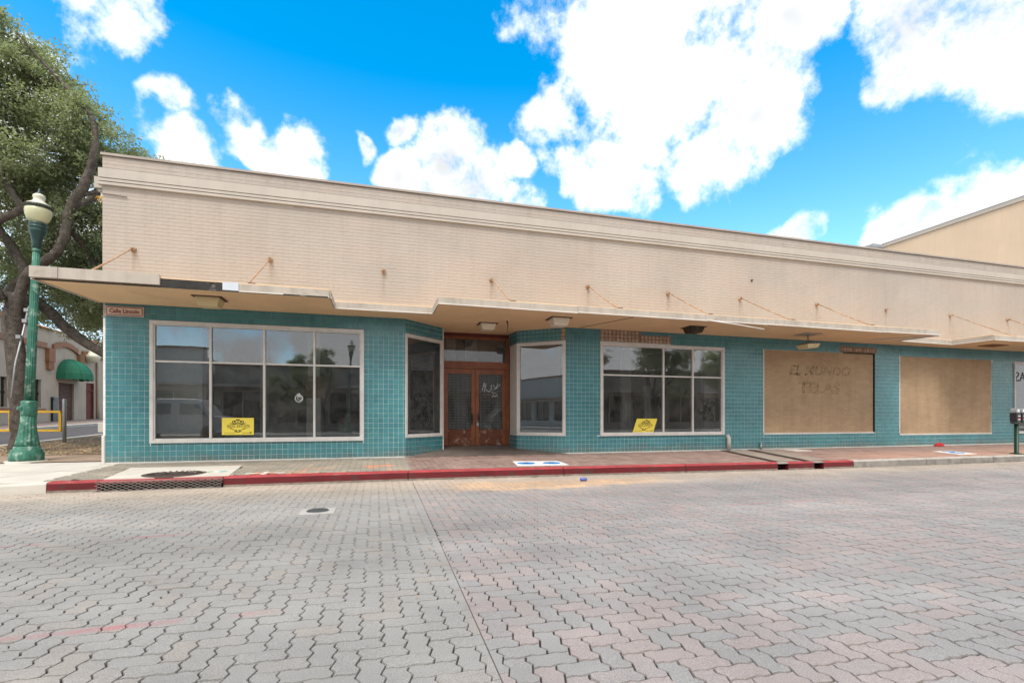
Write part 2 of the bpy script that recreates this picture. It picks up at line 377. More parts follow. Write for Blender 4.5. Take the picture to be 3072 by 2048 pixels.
def glass_mat(name, tint=.80, dust=.06, refl=1.6, base=.035):
    m = bpy.data.materials.new(name); m.use_nodes = True; T = NT(m.node_tree); T.n.clear()
    out = T.new('ShaderNodeOutputMaterial'); pos = T.new('ShaderNodeNewGeometry').outputs['Position']
    tr = T.new('ShaderNodeBsdfTransparent'); tr.inputs[0].default_value = (tint, tint*1.01, tint, 1)
    gl = T.new('ShaderNodeBsdfGlossy'); gl.inputs['Roughness'].default_value = .012; gl.inputs[0].default_value = (.95, .97, 1, 1)
    bn = T.new('ShaderNodeBump'); bn.inputs['Strength'].default_value = .012; bn.inputs['Distance'].default_value = .05
    T.l.new(T.noise(pos, 1.3, 2), bn.inputs['Height']); T.l.new(bn.outputs[0], gl.inputs['Normal'])
    df = T.new('ShaderNodeBsdfDiffuse'); df.inputs[0].default_value = (.5, .5, .48, 1)
    fr = T.new('ShaderNodeFresnel'); fr.inputs[0].default_value = 1.5
    fac = T.math('ADD', T.math('MULTIPLY', fr.outputs[0], refl), base, clamp=True)
    m1 = T.new('ShaderNodeMixShader'); T.l.new(fac, m1.inputs[0]); T.l.new(tr.outputs[0], m1.inputs[1]); T.l.new(gl.outputs[0], m1.inputs[2])
    m2 = T.new('ShaderNodeMixShader'); T.l.new(m1.outputs[0], m2.inputs[1]); T.l.new(df.outputs[0], m2.inputs[2])
    T.l.new(T.rng(T.noise(pos, 5, 8, .7), .35, .8, dust*.3, dust*2.2), m2.inputs[0])
    T.l.new(m2.outputs[0], out.inputs[0]); return m
mt_glass = glass_mat('shop_window_glass'); mt_glassdirty = glass_mat('dusty_door_glass', .7, .10, 1.0, .02)

def leaf_mat(name, c1, c2):
    m = M(name, c1, .55, .0, spec=.25, piece=.35, col2=c2, c2p=.5)
    T = NT(m.node_tree); b = T.n['Principled BSDF']; out = T.n['Material Output']
    tl = T.new('ShaderNodeBsdfTranslucent'); tl.inputs[0].default_value = (c2[0]*1.6, c2[1]*1.7, c2[2]*1.0, 1)
    mx = T.new('ShaderNodeMixShader'); mx.inputs[0].default_value = .28
    T.l.new(b.outputs[0], mx.inputs[1]); T.l.new(tl.outputs[0], mx.inputs[2]); T.l.new(mx.outputs[0], out.inputs[0]); return m
mt_leaf = leaf_mat('live_oak_leaf', (.165, .19, .115), (.36, .395, .265))
mt_litter = M('dead_leaf', (.33, .20, .09), .9, .2, 9, piece=.4, col2=(.45, .34, .20))

def seam_x(T, pos):     # +1 right of the seam in the road
    sp = T.new('ShaderNodeSeparateXYZ'); T.l.new(pos, sp.inputs[0])
    return sp.outputs[0], sp.outputs[1]
def road_hook(T, pos, c):
    x, y = seam_x(T, pos)
    right = T.rng(T.math('SUBTRACT', x, T.math('ADD', .497, T.math('MULTIPLY', y, .0135))), -.002, .002)
    oi = T.new('ShaderNodeObjectInfo').outputs['Random']; at = T.new('ShaderNodeAttribute'); at.attribute_name = 'rnd'
    h = T.math('FRACT', T.math('MULTIPLY', T.math('ADD', oi, at.outputs['Fac']), 7.77))
    big = T.noise(pos, .45, 3)
    greyL = T.mix(T.rng(h, .72, .98), (.280, .270, .257), (.294, .268, .244))
    hb = T.math('ADD', h, T.math('MULTIPLY', T.math('SUBTRACT', big, .5), 1.4))
    greyR = T.mix(T.rng(hb, .40, .75), (.268, .255, .250), (.308, .262, .249))
    col = T.mix(right, greyL, greyR)
    # sandy dust washed against the kerb
    kd = T.math('ADD', y, T.math('MULTIPLY', T.math('SUBTRACT', T.noise(pos, .9, 5, .6), .5), 1.4))
    col = T.mix(T.rng(kd, 6.9, 8.3, 0, .62), col, (.47, .385, .30))
    # pale orange replaced pavers near the kerb
    px = T.math('MULTIPLY', T.rng(x, 1.0, 1.5), T.rng(x, 5.6, 4.2))
    py = T.math('MULTIPLY', T.rng(kd, 7.15, 7.4), T.rng(kd, 8.35, 8.1))
    col = T.mix(T.math('MULTIPLY', T.math('MULTIPLY', px, py), T.rng(h, 0, 1, .45, .95)), col, (.60, .40, .25))
    # remains of a painted red line
    for (x0, x1, y0, k, wd_) in ((-6, -1.55, 5.15, .62, .035), (3.3, 6.2, 5.3, -.05, .02), (-2.2, -.5, 3.1, .16, .03)):
        off = T.math('ABSOLUTE', T.math('SUBTRACT', y, T.math('ADD', y0, T.math('MULTIPLY', T.math('SUBTRACT', x, x0), k*.1))))
        a = T.math('MULTIPLY', T.rng(off, wd_*1.6, wd_*.5), T.math('MULTIPLY', T.rng(x, x0, x0+.2), T.rng(x, x1, x1-.4)))
        col = T.mix(T.math('MULTIPLY', a, T.rng(T.noise(pos, 2.5, 5, .7), .42, .62, 0, .5)), col, (.42, .09, .10))
    # oil spots, tyre grime and long pale wheel tracks
    oil = T.rng(T.noise(pos, 2.1, 6, .7), .66, .76, 0, .35); col = T.mix(oil, col, (.13, .12, .115))
    trk = T.noise(T.vmath('MULTIPLY', pos, (.16, 1.1, 1)), 1, 4, .55); col = T.mix(1, col, T.rng(trk, .3, .7, .86, 1.12), 'MULTIPLY')
    sp = T.math('MULTIPLY', T.rng(T.noise(pos, .9, 5, .75), .66, .74), T.rng(x, -2, -1, 1, .5))
    return T.mix(T.math('MULTIPLY', sp, .22), col, (.45, .17, .15))
mt_paver = M('interlocking_concrete_paver', (.3, .3, .3), .62, .14, 1.3, fine=.38, fs=190, bump=.6, bs=210, piece=.09, hook=road_hook, spec=.45)
def walk_hook(T, pos, c):
    x, y = seam_x(T, pos)
    oi = T.new('ShaderNodeObjectInfo').outputs['Random']; at = T.new('ShaderNodeAttribute'); at.attribute_name = 'rnd'
    h = T.math('FRACT', T.math('MULTIPLY', T.math('ADD', oi, at.outputs['Fac']), 7.77))
    L = T.mix(T.rng(h, .6, .9), (.27, .245, .205), (.33, .28, .22))
    org = T.math('MULTIPLY', T.rng(T.noise(pos, 1.1, 4), .50, .58), T.math('MULTIPLY', T.rng(x, -1.6, -.9), T.rng(y, 10.5, 9.9)))
    L = T.mix(T.math('MULTIPLY', org, T.rng(h, .3, .6)), L, (.56, .26, .16))
    R = T.mix(h, (.22, .145, .125), (.30, .215, .185))
    ko = T.math('MULTIPLY', T.rng(x, 9.5, 12), T.rng(y, 10.3, 9.2))
    R = T.mix(T.math('MULTIPLY', ko, .6), R, (.43, .25, .18))
    return T.mix(T.rng(x, .63, .635), L, R)
mt_walk = M('sidewalk_brick_paver', (.3, .3, .3), .9, .16, 1.5, fine=.15, fs=120, bump=.3, bs=150, piece=.1, hook=walk_hook)

# ------------------------------------------------------------------ ground, road and pavers
g = MB(); g.face([(-600,-600,-.62),(600,-600,-.62),(600,900,-.62),(-600,900,-.62)]); g.build('ground', mt_ground, kind='structure')
rd = MB()
PX0, PX1, PY0 = -8.4, 20.6, .1
rd.face([(PX0,PY0,ROADZ-.0095),(PX1,PY0,ROADZ-.0095),(PX1,9.2,ROADZ-.0095),(PX0,9.2,ROADZ-.0095)], 0)
for x0, x1, y0, y1 in ((-70,PX0,-6.5,8.88),(PX1,120,-6.5,8.5),(PX0,PX1,-6.5,PY0)):
    rd.box(x0, x1, y0, y1, ROADZ-.2, ROADZ-.002, 1)
road = rd.build('road', [mt_bed, mt_paver], kind='structure')

A = .1125                                              # half a paver
def edge_pts(p, q):
    """interior points of the unit edge p->q, displaced the same way whichever side walks it"""
    (i0, j0), (i1, j1) = p, q
    rev = (i1+j1) < (i0+j0)
    a, b = (q, p) if rev else (p, q)
    hor = a[1] == b[1]; out = []
    for k, t in ((1, .33), (2, .67)):
        off = .0125 if k == 1 else -.0125
        x = (a[0]+(b[0]-a[0])*t)*A; y = (a[1]+(b[1]-a[1])*t)*A
        out.append((x, y+off*.5) if hor else (x+off*.92, y))
    return out[::-1] if rev else out
def paver_poly(i, j, vert):
    c = [(i,j),(i+1,j),(i+1,j+1),(i+1,j+2),(i,j+2),(i,j+1)] if vert else [(i,j),(i+1,j),(i+2,j),(i+2,j+1),(i+1,j+1),(i,j+1)]
    P = []
    for k in range(6):
        P.append((c[k][0]*A, c[k][1]*A)); P += edge_pts(c[k], c[(k+1) % 6])
    return P
def inset(P, d):
    n = len(P); out = []
    for k in range(n):
        p0, p, p1 = P[k-1], P[k], P[(k+1) % n]
        e1 = (p[0]-p0[0], p[1]-p0[1]); e2 = (p1[0]-p[0], p1[1]-p[1])
        l1 = math.hypot(*e1) or 1e-6; l2 = math.hypot(*e2) or 1e-6
        nx = -e1[1]/l1-e2[1]/l2; ny = e1[0]/l1+e2[0]/l2; L = math.hypot(nx, ny) or 1
        s_ = d/max(.5, L/2); out.append((p[0]+nx/L*s_, p[1]+ny/L*s_))
    return out
def clip_half(P, f):
    out = []
    for k in range(len(P)):
        a, b = P[k], P[(k+1) % len(P)]; fa, fb = f(a), f(b)
        if fa >= 0: out.append(a)
        if fa*fb < 0:
            t = fa/(fa-fb); out.append((a[0]+(b[0]-a[0])*t, a[1]+(b[1]-a[1])*t))
    return out
def laying(x0, x1, y0, y1):
    for j in range(int(y0/A)-3, int(y1/A)+3):
        for i in range(int(x0/A)-3, int(x1/A)+3):
            q = (i+j) % 4
            if q == 0: yield i, j, False               # horizontal: cells q=0 and q=1 of this row
            elif q == 3 and True:
                # cell q=3 here and the one above it (i, j+1) has q=0 -> taken; so pair with the one below (q=2)
                yield i, j-1, True
def paver_verts(P, z, gap=.0018, bev=.0034, drop=.016):
    o = inset(P, gap); t = inset(P, gap+bev); n = len(P)
    return [(x, y, z) for x, y in t]+[(x, y, z-drop) for x, y in o], n
def paver_faces(n): return [tuple(range(n))]+[(k, n+k, n+(k+1) % n, (k+1) % n) for k in range(n)]
def seam_f(p): return p[0]-(.497+.0135*p[1])
full = []; cutp = []
for side_ in (-1, 1):
    ox, oy = (.031, .02) if side_ < 0 else (.012, .075)
    for i, j, vert in laying(PX0-1, PX1+1, PY0, 9.4):
        P = [(x+ox, y+oy) for x, y in paver_poly(i, j, vert)]
        cx = sum(p[0] for p in P)/len(P); cy = sum(p[1] for p in P)/len(P)
        if not (PX0 < cx < PX1 and PY0 < cy < kerb_y(cx)+.05): continue
        fs = [side_*seam_f(p) for p in P]
        if max(fs) <= .004: continue
        if min(fs) < 0:
            P2 = clip_half(P, lambda p: side_*seam_f(p)-.0006)
            ar = abs(sum(P2[k][0]*P2[(k+1) % len(P2)][1]-P2[(k+1) % len(P2)][0]*P2[k][1] for k in range(len(P2))))/2
            if ar > .0015: cutp.append((P2, cx, cy))
        else: full.append((i, j, vert, ox, oy, cx, cy))
COVER = (-.69, 6.30)                                   # utility cover in the road
full = [q for q in full if not (abs(q[5]-COVER[0]) < .13 and abs(q[6]-COVER[1]) < .13)]
inv = [q for q in full if inframe((q[5], q[6], ROADZ), -20)]
inv.sort(key=lambda q: depth((q[5], q[6])))
single = set(id(q) for q in inv[:300])
shared = {}
for vert in (False, True):
    P = paver_poly(0, 0, vert); cx = sum(p[0] for p in P)/len(P); cy = sum(p[1] for p in P)/len(P)
    v, n = paver_verts([(x-cx, y-cy) for x, y in P], 0); mb = MB(); mb.mesh(v, paver_faces(n)); shared[vert] = mb.data('paver', mt_paver)
pm = MB()
for q in full:
    i, j, vert, ox, oy, cx, cy = q
    dz = random.uniform(-.0022, .0022)-(.004 if random.random() < .04 else 0); tx, ty = random.gauss(0, .006), random.gauss(0, .006)
    if id(q) in single:
        o = link('paver', shared[vert], road, (cx, cy, ROADZ+dz)); o.rotation_euler = (tx, ty, random.gauss(0, .005)); k_ = random.uniform(.978, 1.002); o.scale = (k_, k_, 1)
    else:
        P = [(x+ox, y+oy) for x, y in paver_poly(i, j, vert)]
        sx_, sy_ = random.gauss(0, .0008), random.gauss(0, .0008)
        v, n = paver_verts([(x+sx_, y+sy_) for x, y in P], ROADZ+dz, random.uniform(.0006, .0026))
        v = [(x, y, z+(x-cx)*ty+(y-cy)*tx) for x, y, z in v]
        pm.mesh(v, paver_faces(n), 0, random.uniform(.001, .999))
for P, cx, cy in cutp:
    v, n = paver_verts(P, ROADZ+random.uniform(-.0012, .0012), .0006, .0022); pm.mesh(v, paver_faces(n), 0, random.uniform(.001, .999))
pm.build('paver_field', mt_paver, road, kind='stuff')

# road utility cover in its concrete collar
mt_collar = M('worn_grey_collar', (.36, .345, .325), .9, .15, 6, fine=.1, fs=100)
uc = thing('utility_cover', (COVER[0], COVER[1], ROADZ), 'small round grey cover in a pale square collar out in the paved road', 'utility cover')
m = MB(); m.bbox(-.205, .205, -.006, .05, -.175, .175, .008, F=lambda x, y, z: (COVER[0]+x, COVER[1]+z, ROADZ-y)); m.build('collar', mt_collar, uc)
m = MB(); m.lathe((COVER[0], COVER[1], ROADZ), [(.13, -.02), (.13, .009), (.124, .013), (0, .013)], 28)
for k in range(-3, 4):
    w = math.sqrt(max(.115**2-(k*.032)**2, 0)); m.box(COVER[0]-w, COVER[0]+w, COVER[1]+k*.032-.008, COVER[1]+k*.032+.008, ROADZ+.012, ROADZ+.019)
m.build('iron_lid', mt_irongrey, uc)

# ------------------------------------------------------------------ sidewalk
sw = MB()
xs = [-4.9+.8*k for k in range(41)]
for k in range(40):
    a, b = xs[k], xs[k+1]
    sw.face([(a, kerb_y(a)+.14, walk_z(a, kerb_y(a))-.02), (b, kerb_y(b)+.14, walk_z(b, kerb_y(b))-.02), (b, 11.34, -.02), (a, 11.34, -.02)])
sidewalk = sw.build('sidewalk', mt_bed, kind='structure')
wp = MB()
SLAB = [(-4.10, 8.98), (-2.36, 8.98), (-2.50, 10.40), (-4.35, 10.45)]
def in_poly(P, x, y):
    c = False
    for k in range(len(P)):
        (x0, y0), (x1, y1) = P[k-1], P[k]
        if (y0 > y) != (y1 > y) and x < (x1-x0)*(y-y0)/(y1-y0)+x0: c = not c
    return c
for i, j, vert in laying(-4.95, 21.2, 8.3, 11.3):
    P = [(x+.05, y+.03) for x, y in paver_poly(i, j, vert)]
    cx = sum(p[0] for p in P)/len(P); cy = sum(p[1] for p in P)/len(P)
    if not (-4.86 < cx < 21 and kerb_y(cx)+.17 < cy < 11.26) or in_poly(SLAB, cx, cy): continue
    dz = random.uniform(-.001, .0015); v, n = paver_verts(P, 0, .002, .003, .015)
    wp.mesh([(x, y, z+walk_z(x, y)+dz) for x, y, z in v], paver_faces(n), 0, random.uniform(.001, .999))
wp.build('paver_field', mt_walk, sidewalk, kind='stuff')
for a, b in ((-5.2, .6), (4.6, 27)):
    m = MB(); m.box(a, b, 11.235, 11.33, -.05, .012); m.build('base_screed', mt_concrete, sidewalk)
sl = MB()
sl.mesh([(x, y, walk_z(x, y)+.006) for x, y in SLAB]+[(x, y, walk_z(x, y)-.03) for x, y in SLAB], [(0,1,2,3),(0,4,5,1),(1,5,6,2),(2,6,7,3),(3,7,4,0)])
sl.build('concrete_slab', mt_concrete, sidewalk)
sl = MB()
for i, (dx, dy, r_) in enumerate(((0, 0, .11), (.09, .02, .07), (-.1, .01, .06))):
    sl.lathe((-2.69+dx, 9.52+dy, walk_z(0, 9.52)+.007), [(r_, 0), (r_*.95, .0015+i*.0006), (0, .0015+i*.0006)], 14, i)
sl.build('painted_spot', [mt_white, M('teal_mark', (.1, .42, .45), .7, .2, 20), M('green_mark', (.16, .38, .12), .7, .2, 20)], sidewalk)
m = MB()
for k in range(8):
    a = k*math.pi/4; c_ = (-1.85, 9.18)
    m.prism([(c_[0], c_[1]), (c_[0]+.12*math.cos(a-.35)*1.4, c_[1]+.12*math.sin(a-.35)), (c_[0]+.24*math.cos(a)*1.3, c_[1]+.2*math.sin(a)), (c_[0]+.12*math.cos(a+.35)*1.4, c_[1]+.12*math.sin(a+.35))], walk_z(0, 9.18), walk_z(0, 9.18)+.008+(k % 2)*.001, k % 2)
m.build('broken_mosaic', [mt_white, mt_rooftile], sidewalk)
mh = thing('manhole_cover', (-3.286, 9.42, walk_z(0, 9.42)), 'round brown cast iron manhole cover in the pale slab by the street corner', 'manhole cover')
m = MB(); z0 = walk_z(0, 9.42)
m.lathe((-3.286, 9.42, z0), [(.46, -.03), (.46, .008), (.43, .014), (.42, .008), (.40, .013), (.33, .013), (.32, .009), (.29, .009), (.28, .014), (.2, .014), (.19, .009), (.12, .009), (.11, .014), (0, .014)], 40)
m.build('iron_lid', mt_iron, mh)
m = MB()
for k in range(24):
    a = k*math.pi/12
    for r0, r1 in ((.30, .39), (.125, .185)):
        c_, s_ = math.cos(a), math.sin(a); w = .012
        m.prism([(-3.286+c_*r0-s_*w, 9.42+s_*r0+c_*w), (-3.286+c_*r0+s_*w, 9.42+s_*r0-c_*w), (-3.286+c_*r1+s_*w, 9.42+s_*r1-c_*w), (-3.286+c_*r1-s_*w, 9.42+s_*r1+c_*w)][::1], z0+.009, z0+.02)
m.build('raised_lugs', mt_iron, mh, kind='stuff')
def valve_slab(pts, covers, label):
    cx = sum(p[0] for p in pts)/4; cy = sum(p[1] for p in pts)/4
    t = thing('valve_box', (cx, cy, walk_z(cx, cy)), label, 'valve box', 'water valve boxes in the sidewalk')
    m = MB(); m.mesh([(x, y, walk_z(x, y)+.007) for x, y in pts]+[(x, y, walk_z(x, y)-.03) for x, y in pts], [(0,1,2,3),(0,4,5,1),(1,5,6,2),(2,6,7,3),(3,7,4,0)]); m.build('concrete_pad', mt_white, t)
    for (x, y, r_) in covers:
        m = MB(); m.lathe((x, y, walk_z(x, y)), [(r_, 0), (r_, .012), (r_*.93, .016), (r_*.85, .013), (0, .013)], 26)
        c_ = m.build('lid', mt_blue, t)
        m = MB(); m.lathe((x, y, walk_z(x, y)+.012), [(r_*.28, 0), (r_*.28, .006), (0, .006)], 14); m.build('lid_plug', mt_iron, c_)
valve_slab([(2.68, 9.18), (3.74, 9.10), (3.76, 9.78), (2.80, 9.95)], [(2.97, 9.52, .185), (3.50, 9.46, .185)], 'white concrete pad with two blue round lids in front of the doorway')
valve_slab([(14.55, 8.95), (15.2, 8.95), (15.45, 9.75), (14.8, 9.75)], [(14.95, 9.25, .16), (15.1, 9.55, .14)], 'small pale pad with a blue lid near the parking meter')
# drain channels across the walk
mt_chan = M('stained_channel_concrete', (.26, .215, .18), .9, .2, 4, fine=.15, fs=60)
for (xa, xb) in ((9.15, 8.40), (10.05, 9.25)):
    ya, yb = 11.22, 8.62
    def Q(t, o): x = xa+(xb-xa)*t; y = ya+(yb-ya)*t; return (x+o, y, walk_z(x, y)+.008)
    m = MB(); m.face([Q(0, .07), Q(0, .62), Q(1, .62), Q(1, .07)]); m.build('channel_concrete', mt_chan, sidewalk)
    m = MB(); m.face([Q(0, -.09), Q(0, .066), Q(1, .066), Q(1, -.09)]); m.build('channel_void', mt_black, sidewalk)
    m = MB()
    for k in range(44):
        p = Q((k+.5)/44, -.085); m.box(p[0], p[0]+.145, p[1]-.012, p[1]+.012, p[2]+.001, p[2]+.007)
    m.build('channel_grate', mt_iron, sidewalk, kind='stuff')
m = MB(); m.box(10.9, 11.5, 10.55, 11.1, -.02, .004); m.build('concrete_patch', mt_concrete, sidewalk)

# corner walk and kerbs
cw = MB()
cw.mesh([(-9.8, 8.98, -.07), (-4.86, 8.98, -.07), (-4.86, 11.3, 0), (-5.19, 13.2, .045), (-9.8, 13.2, .045)]+[(-9.8, 8.98, -.3), (-4.86, 8.98, -.3), (-4.86, 11.3, -.3), (-5.19, 13.2, -.3), (-9.8, 13.2, -.3)],
        [(0,1,2,3,4),(0,5,6,1),(1,6,7,2),(2,7,8,3),(3,8,9,4),(4,9,5,0)])
corner = cw.build('corner_pavement', mt_concrete, kind='structure')
for (p, q) in (((-9.8, 10.6), (-4.9, 10.25)), ((-6.2, 9.0), (-5.0, 10.9)), ((-7.6, 9.0), (-7.6, 13.1))):
    m = MB(); d = Vector((q[0]-p[0], q[1]-p[1], 0)).normalized(); n_ = Vector((-d.y, d.x, 0))*.006
    zf = lambda y: -.07+.07*(y-8.98)/2.32 if y < 11.3 else .045*(y-11.3)/1.9
    pts = [(p[0]+(q[0]-p[0])*t/12, p[1]+(q[1]-p[1])*t/12) for t in range(13)]
    for k in range(12):
        a, b = Vector((*pts[k], zf(pts[k][1])+.003)), Vector((*pts[k+1], zf(pts[k+1][1])+.003)); m.face([a-n_, b-n_, b+n_, a+n_])
    m.build('scored_joint', mt_kerbbase, corner)
bw = MB(); bw.mesh([(-9.8, 11.75, .022), (-5.25, 11.75, .022), (-5.25, 13.35, .06), (-9.8, 13.35, .06)], [(0,1,2,3)]); bw.build('brick_strip', M('brown_brick_strip', (.30, .215, .155), .9, .2, 3, fine=.2, fs=30), corner)

kerb = MB(); kerb.box(-4.9, 24, 9.15, 9.18, -.5, -.1); kerb = kerb.build('kerb', mt_kerbgrey, kind='structure')
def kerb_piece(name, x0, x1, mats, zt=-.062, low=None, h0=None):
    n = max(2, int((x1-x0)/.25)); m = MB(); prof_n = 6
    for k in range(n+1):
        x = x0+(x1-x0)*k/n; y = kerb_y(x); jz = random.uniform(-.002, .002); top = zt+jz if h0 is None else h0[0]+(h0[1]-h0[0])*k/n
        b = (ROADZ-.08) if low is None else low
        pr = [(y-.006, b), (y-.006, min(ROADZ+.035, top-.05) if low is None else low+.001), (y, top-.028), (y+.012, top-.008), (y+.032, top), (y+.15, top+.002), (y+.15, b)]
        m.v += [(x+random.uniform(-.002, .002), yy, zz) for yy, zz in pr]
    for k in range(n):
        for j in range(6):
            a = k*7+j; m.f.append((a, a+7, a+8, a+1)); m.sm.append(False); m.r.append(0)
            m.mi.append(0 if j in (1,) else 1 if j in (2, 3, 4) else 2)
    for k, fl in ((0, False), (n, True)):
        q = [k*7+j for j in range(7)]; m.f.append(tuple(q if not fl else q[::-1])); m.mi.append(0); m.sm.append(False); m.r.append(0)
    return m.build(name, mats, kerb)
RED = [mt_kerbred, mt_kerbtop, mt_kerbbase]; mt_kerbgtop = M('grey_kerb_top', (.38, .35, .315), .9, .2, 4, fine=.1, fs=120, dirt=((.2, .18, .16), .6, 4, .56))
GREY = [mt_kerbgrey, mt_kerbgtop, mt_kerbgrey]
kerb_piece('grey_kerb_stone', -9.6, -6.4, [mt_concrete]*3, h0=(-.16, -.13)); kerb_piece('grey_kerb_stone', -6.39, -4.78, [mt_concrete]*3, h0=(-.12, -.066))
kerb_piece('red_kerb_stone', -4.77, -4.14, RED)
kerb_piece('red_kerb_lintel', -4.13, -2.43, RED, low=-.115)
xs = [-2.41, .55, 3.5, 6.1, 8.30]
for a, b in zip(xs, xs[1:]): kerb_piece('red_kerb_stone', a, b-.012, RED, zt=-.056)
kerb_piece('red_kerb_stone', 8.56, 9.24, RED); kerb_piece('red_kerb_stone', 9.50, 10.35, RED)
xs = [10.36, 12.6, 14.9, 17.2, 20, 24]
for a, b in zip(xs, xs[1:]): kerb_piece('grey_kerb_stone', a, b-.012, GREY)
for a, b in ((8.29, 8.57), (9.23, 9.51)):
    m = MB(); m.box(a, b, kerb_y(a)+.15, kerb_y(a)+.6, ROADZ-.05, -.12); m.build('drain_void', mt_black, kerb)
    kerb_piece('drain_cap', a, b, [mt_kerbgrey]*3, low=-.085)
m = MB(); m.box(-4.13, -2.43, 9.05, 9.10, ROADZ-.1, -.116); m.box(-4.13, -2.43, 8.86, 9.06, ROADZ-.1, ROADZ-.04); m.build('inlet_back', mt_black, kerb)
sg = thing('storm_drain_screen', (-3.28, 8.85, ROADZ), 'expanded metal mesh screen over the storm drain opening in the red kerb', 'drain screen')
m = MB()
zt, zb, yy = -.075, ROADZ+.004, 8.845
nx = 17
for k in range(-6, nx+6):
    for sgn in (1, -1):
        x0 = -4.14+1.73*k/nx; pts = []
        for q in range(13):
            x = x0+sgn*(q/12)*.36; z = zb+(zt-zb)*q/12
            if -4.15 <= x <= -2.40: pts.append((x, yy-.035*(1-q/12)-.002*sgn, z+.004*math.sin(x*9)))
        if len(pts) > 1: m.tube(pts, .0026, 4, smooth=False)
m.build('wire_lattice', mt_mesh, sg)
m = MB(); m.tube([(-4.15, yy-.037, zb), (-2.40, yy-.037, zb)], .007, 5); m.tube([(-4.15, yy+.003, zt), (-2.40, yy+.003, zt)], .006, 5); m.build('edge_wire', mt_mesh, sg)

# ------------------------------------------------------------------ the shop building
BX0, BX1, FY = -5.18, 26.6, 11.3
bld = thing('shop_building', (BX0, FY, 0), 'long single-storey shop building with painted brick above and teal tiles below a flat canopy', 'building')
FM = frame((0, FY, 0), (1, 0))
W1 = (-4.378, -.272, .392, 2.857); W3 = (5.50, 9.253, .428, 2.829); P1 = (10.588, 14.704, .432, 2.838); P2 = (15.76, 19.90, .363, 2.822); W5 = (20.98, 24.4, .35, 2.80)
ALC = (.632, 4.559, -1, 3.21)
holes = [W1, W3, P1, P2, W5, ALC]
TOP = 6.085; SOF = 3.155
m = MB()
for a0, a1, z0, z1 in rects(BX0+.01, BX1, -.3, TOP-.02, holes): fbox(m, FM, a0, a1, .0035, .26, z0, z1, 1 if z1 > SOF else 0)
m.build('wall_core', [mt_grout, mt_bjoint], bld)
m = MB(); m.box(BX0+.01, BX0+.25, FY+.262, 34, -.3, TOP-.02); m.box(BX1-.25, BX1-.01, FY+.262, 34, -.3, TOP-.02); m.box(BX0+.25, BX1-.25, 33.75, 34, -.3, TOP-.02)
m.build('side_wall', mt_bjoint, bld)
m = MB(); m.box(BX0+.25, BX1-.25, FY+.262, 33.75, 5.3, 5.42); m.build('roof', mt_roof, bld)

# bricks
BL, BH = .2032, .0733
brick_me = MB(); brick_me.bbox(-BL/2+.0004, BL/2-.0004, 0, .02, -BH/2+.0021, BH/2-.0021, .0012); brick_me = brick_me.data('brick', mt_brick)
cand = []; bf = MB()
r_ = 0; z = SOF+.02
while z+BH < TOP-.02:
    if not (5.42 < z+BH/2 < 5.79):
        off = (r_ % 2)*BL/2; a = BX0-off
        while a < 24.2:
            a0, a1 = max(a, BX0), min(a+BL, 24.2)
            if a1-a0 > .03: cand.append((a0, a1, z))
            a += BL
    z += BH; r_ += 1
fullb = [c for c in cand if c[1]-c[0] > BL-.001 and c[2] > 3.4 and inframe(((c[0]+c[1])/2, FY, c[2]), -10)]
fullb.sort(key=lambda c: depth((c[0], FY)))
sel = set(fullb[:300])
for c in cand:
    dy = random.uniform(-.0009, .0009) if random.random() < .94 else random.uniform(-.003, .001)
    if c in sel: link('brick', brick_me, bld, ((c[0]+c[1])/2, FY+dy, c[2]+BH/2))
    else: bf.bbox(c[0]+.0004, c[1]-.0004, FY+dy, FY+.02, c[2]+.0021, c[2]+BH-.0021, .0012, 0, random.uniform(.001, .999))
bf.build('brick_field', mt_brick, bld, kind='stuff')
# mouldings and parapet cap
m = MB(); m.box(BX0-.05, 24.2, FY-.05, FY+.02, 5.602, 5.785); m.build('parapet_band', mt_band, bld)
for k, (z0, z1, pr) in enumerate(((5.533, 5.583, .055), (5.462, 5.514, .058))):
    m = MB(); m.box(BX0-pr, 24.2, FY-pr, FY+.02, z0, z1); m.build('moulding', mt_band, bld)
m = MB(); m.box(BX0+.002, 24.2, FY-.001, FY+.02, 5.415, 5.601); m.build('moulding_bed', mt_band, bld)
m = MB(); m.box(BX0-.025, BX1, FY-.03, FY+.32, TOP-.02, TOP+.012); m.box(BX0-.025, 24.3, FY-.033, FY-.029, TOP-.035, TOP-.018); m.build('parapet_cap', mt_cap, bld)
# drainage scupper at the corner
m = MB(); m.box(BX0-.165, BX0-.002, FY+.06, FY+.24, 5.43, 5.65); m.box(BX0-.12, BX0-.002, FY+.1, FY+.2, 5.37, 5.429); m.build('scupper_box', mt_band, bld)
m = MB(); m.tube([(BX0-.06, FY+.15, 5.37), (BX0-.06, FY+.15, 5.30), (BX0-.09, FY+.12, 5.24)], [.04, .035, .025], 8); m.build('drain_spout', mt_int_white, bld)
m = MB()
for k in range(4): m.tube([(BX0-.05, FY+.08, 5.27), (BX0-.03-.03*k, FY+.06, 5.22+.01*k), (BX0-.05-.03*k, FY+.05, 5.12+.03*k)], .006, 5)
m.build('tied_tape', mt_yellow, bld)
m = MB(); m.tube([(BX0+.01, FY-.02, 5.29), (BX0+.2, FY-.02, 5.28), (BX0+.42, FY-.02, 5.265)], .008, 5); m.build('wall_wire', mt_rustdark, bld)
# left corner plaster strip at the foot
m = MB(); m.bbox(BX0-.012, BX0+.045, FY-.016, FY+.1, -.02, .56, .012); m.build('corner_plaster', mt_int_white, bld)
m = MB(); m.box(BX0-.12, BX0, FY+.1, FY+.3, .62, .80); m.build('meter_stub', mt_band, bld)

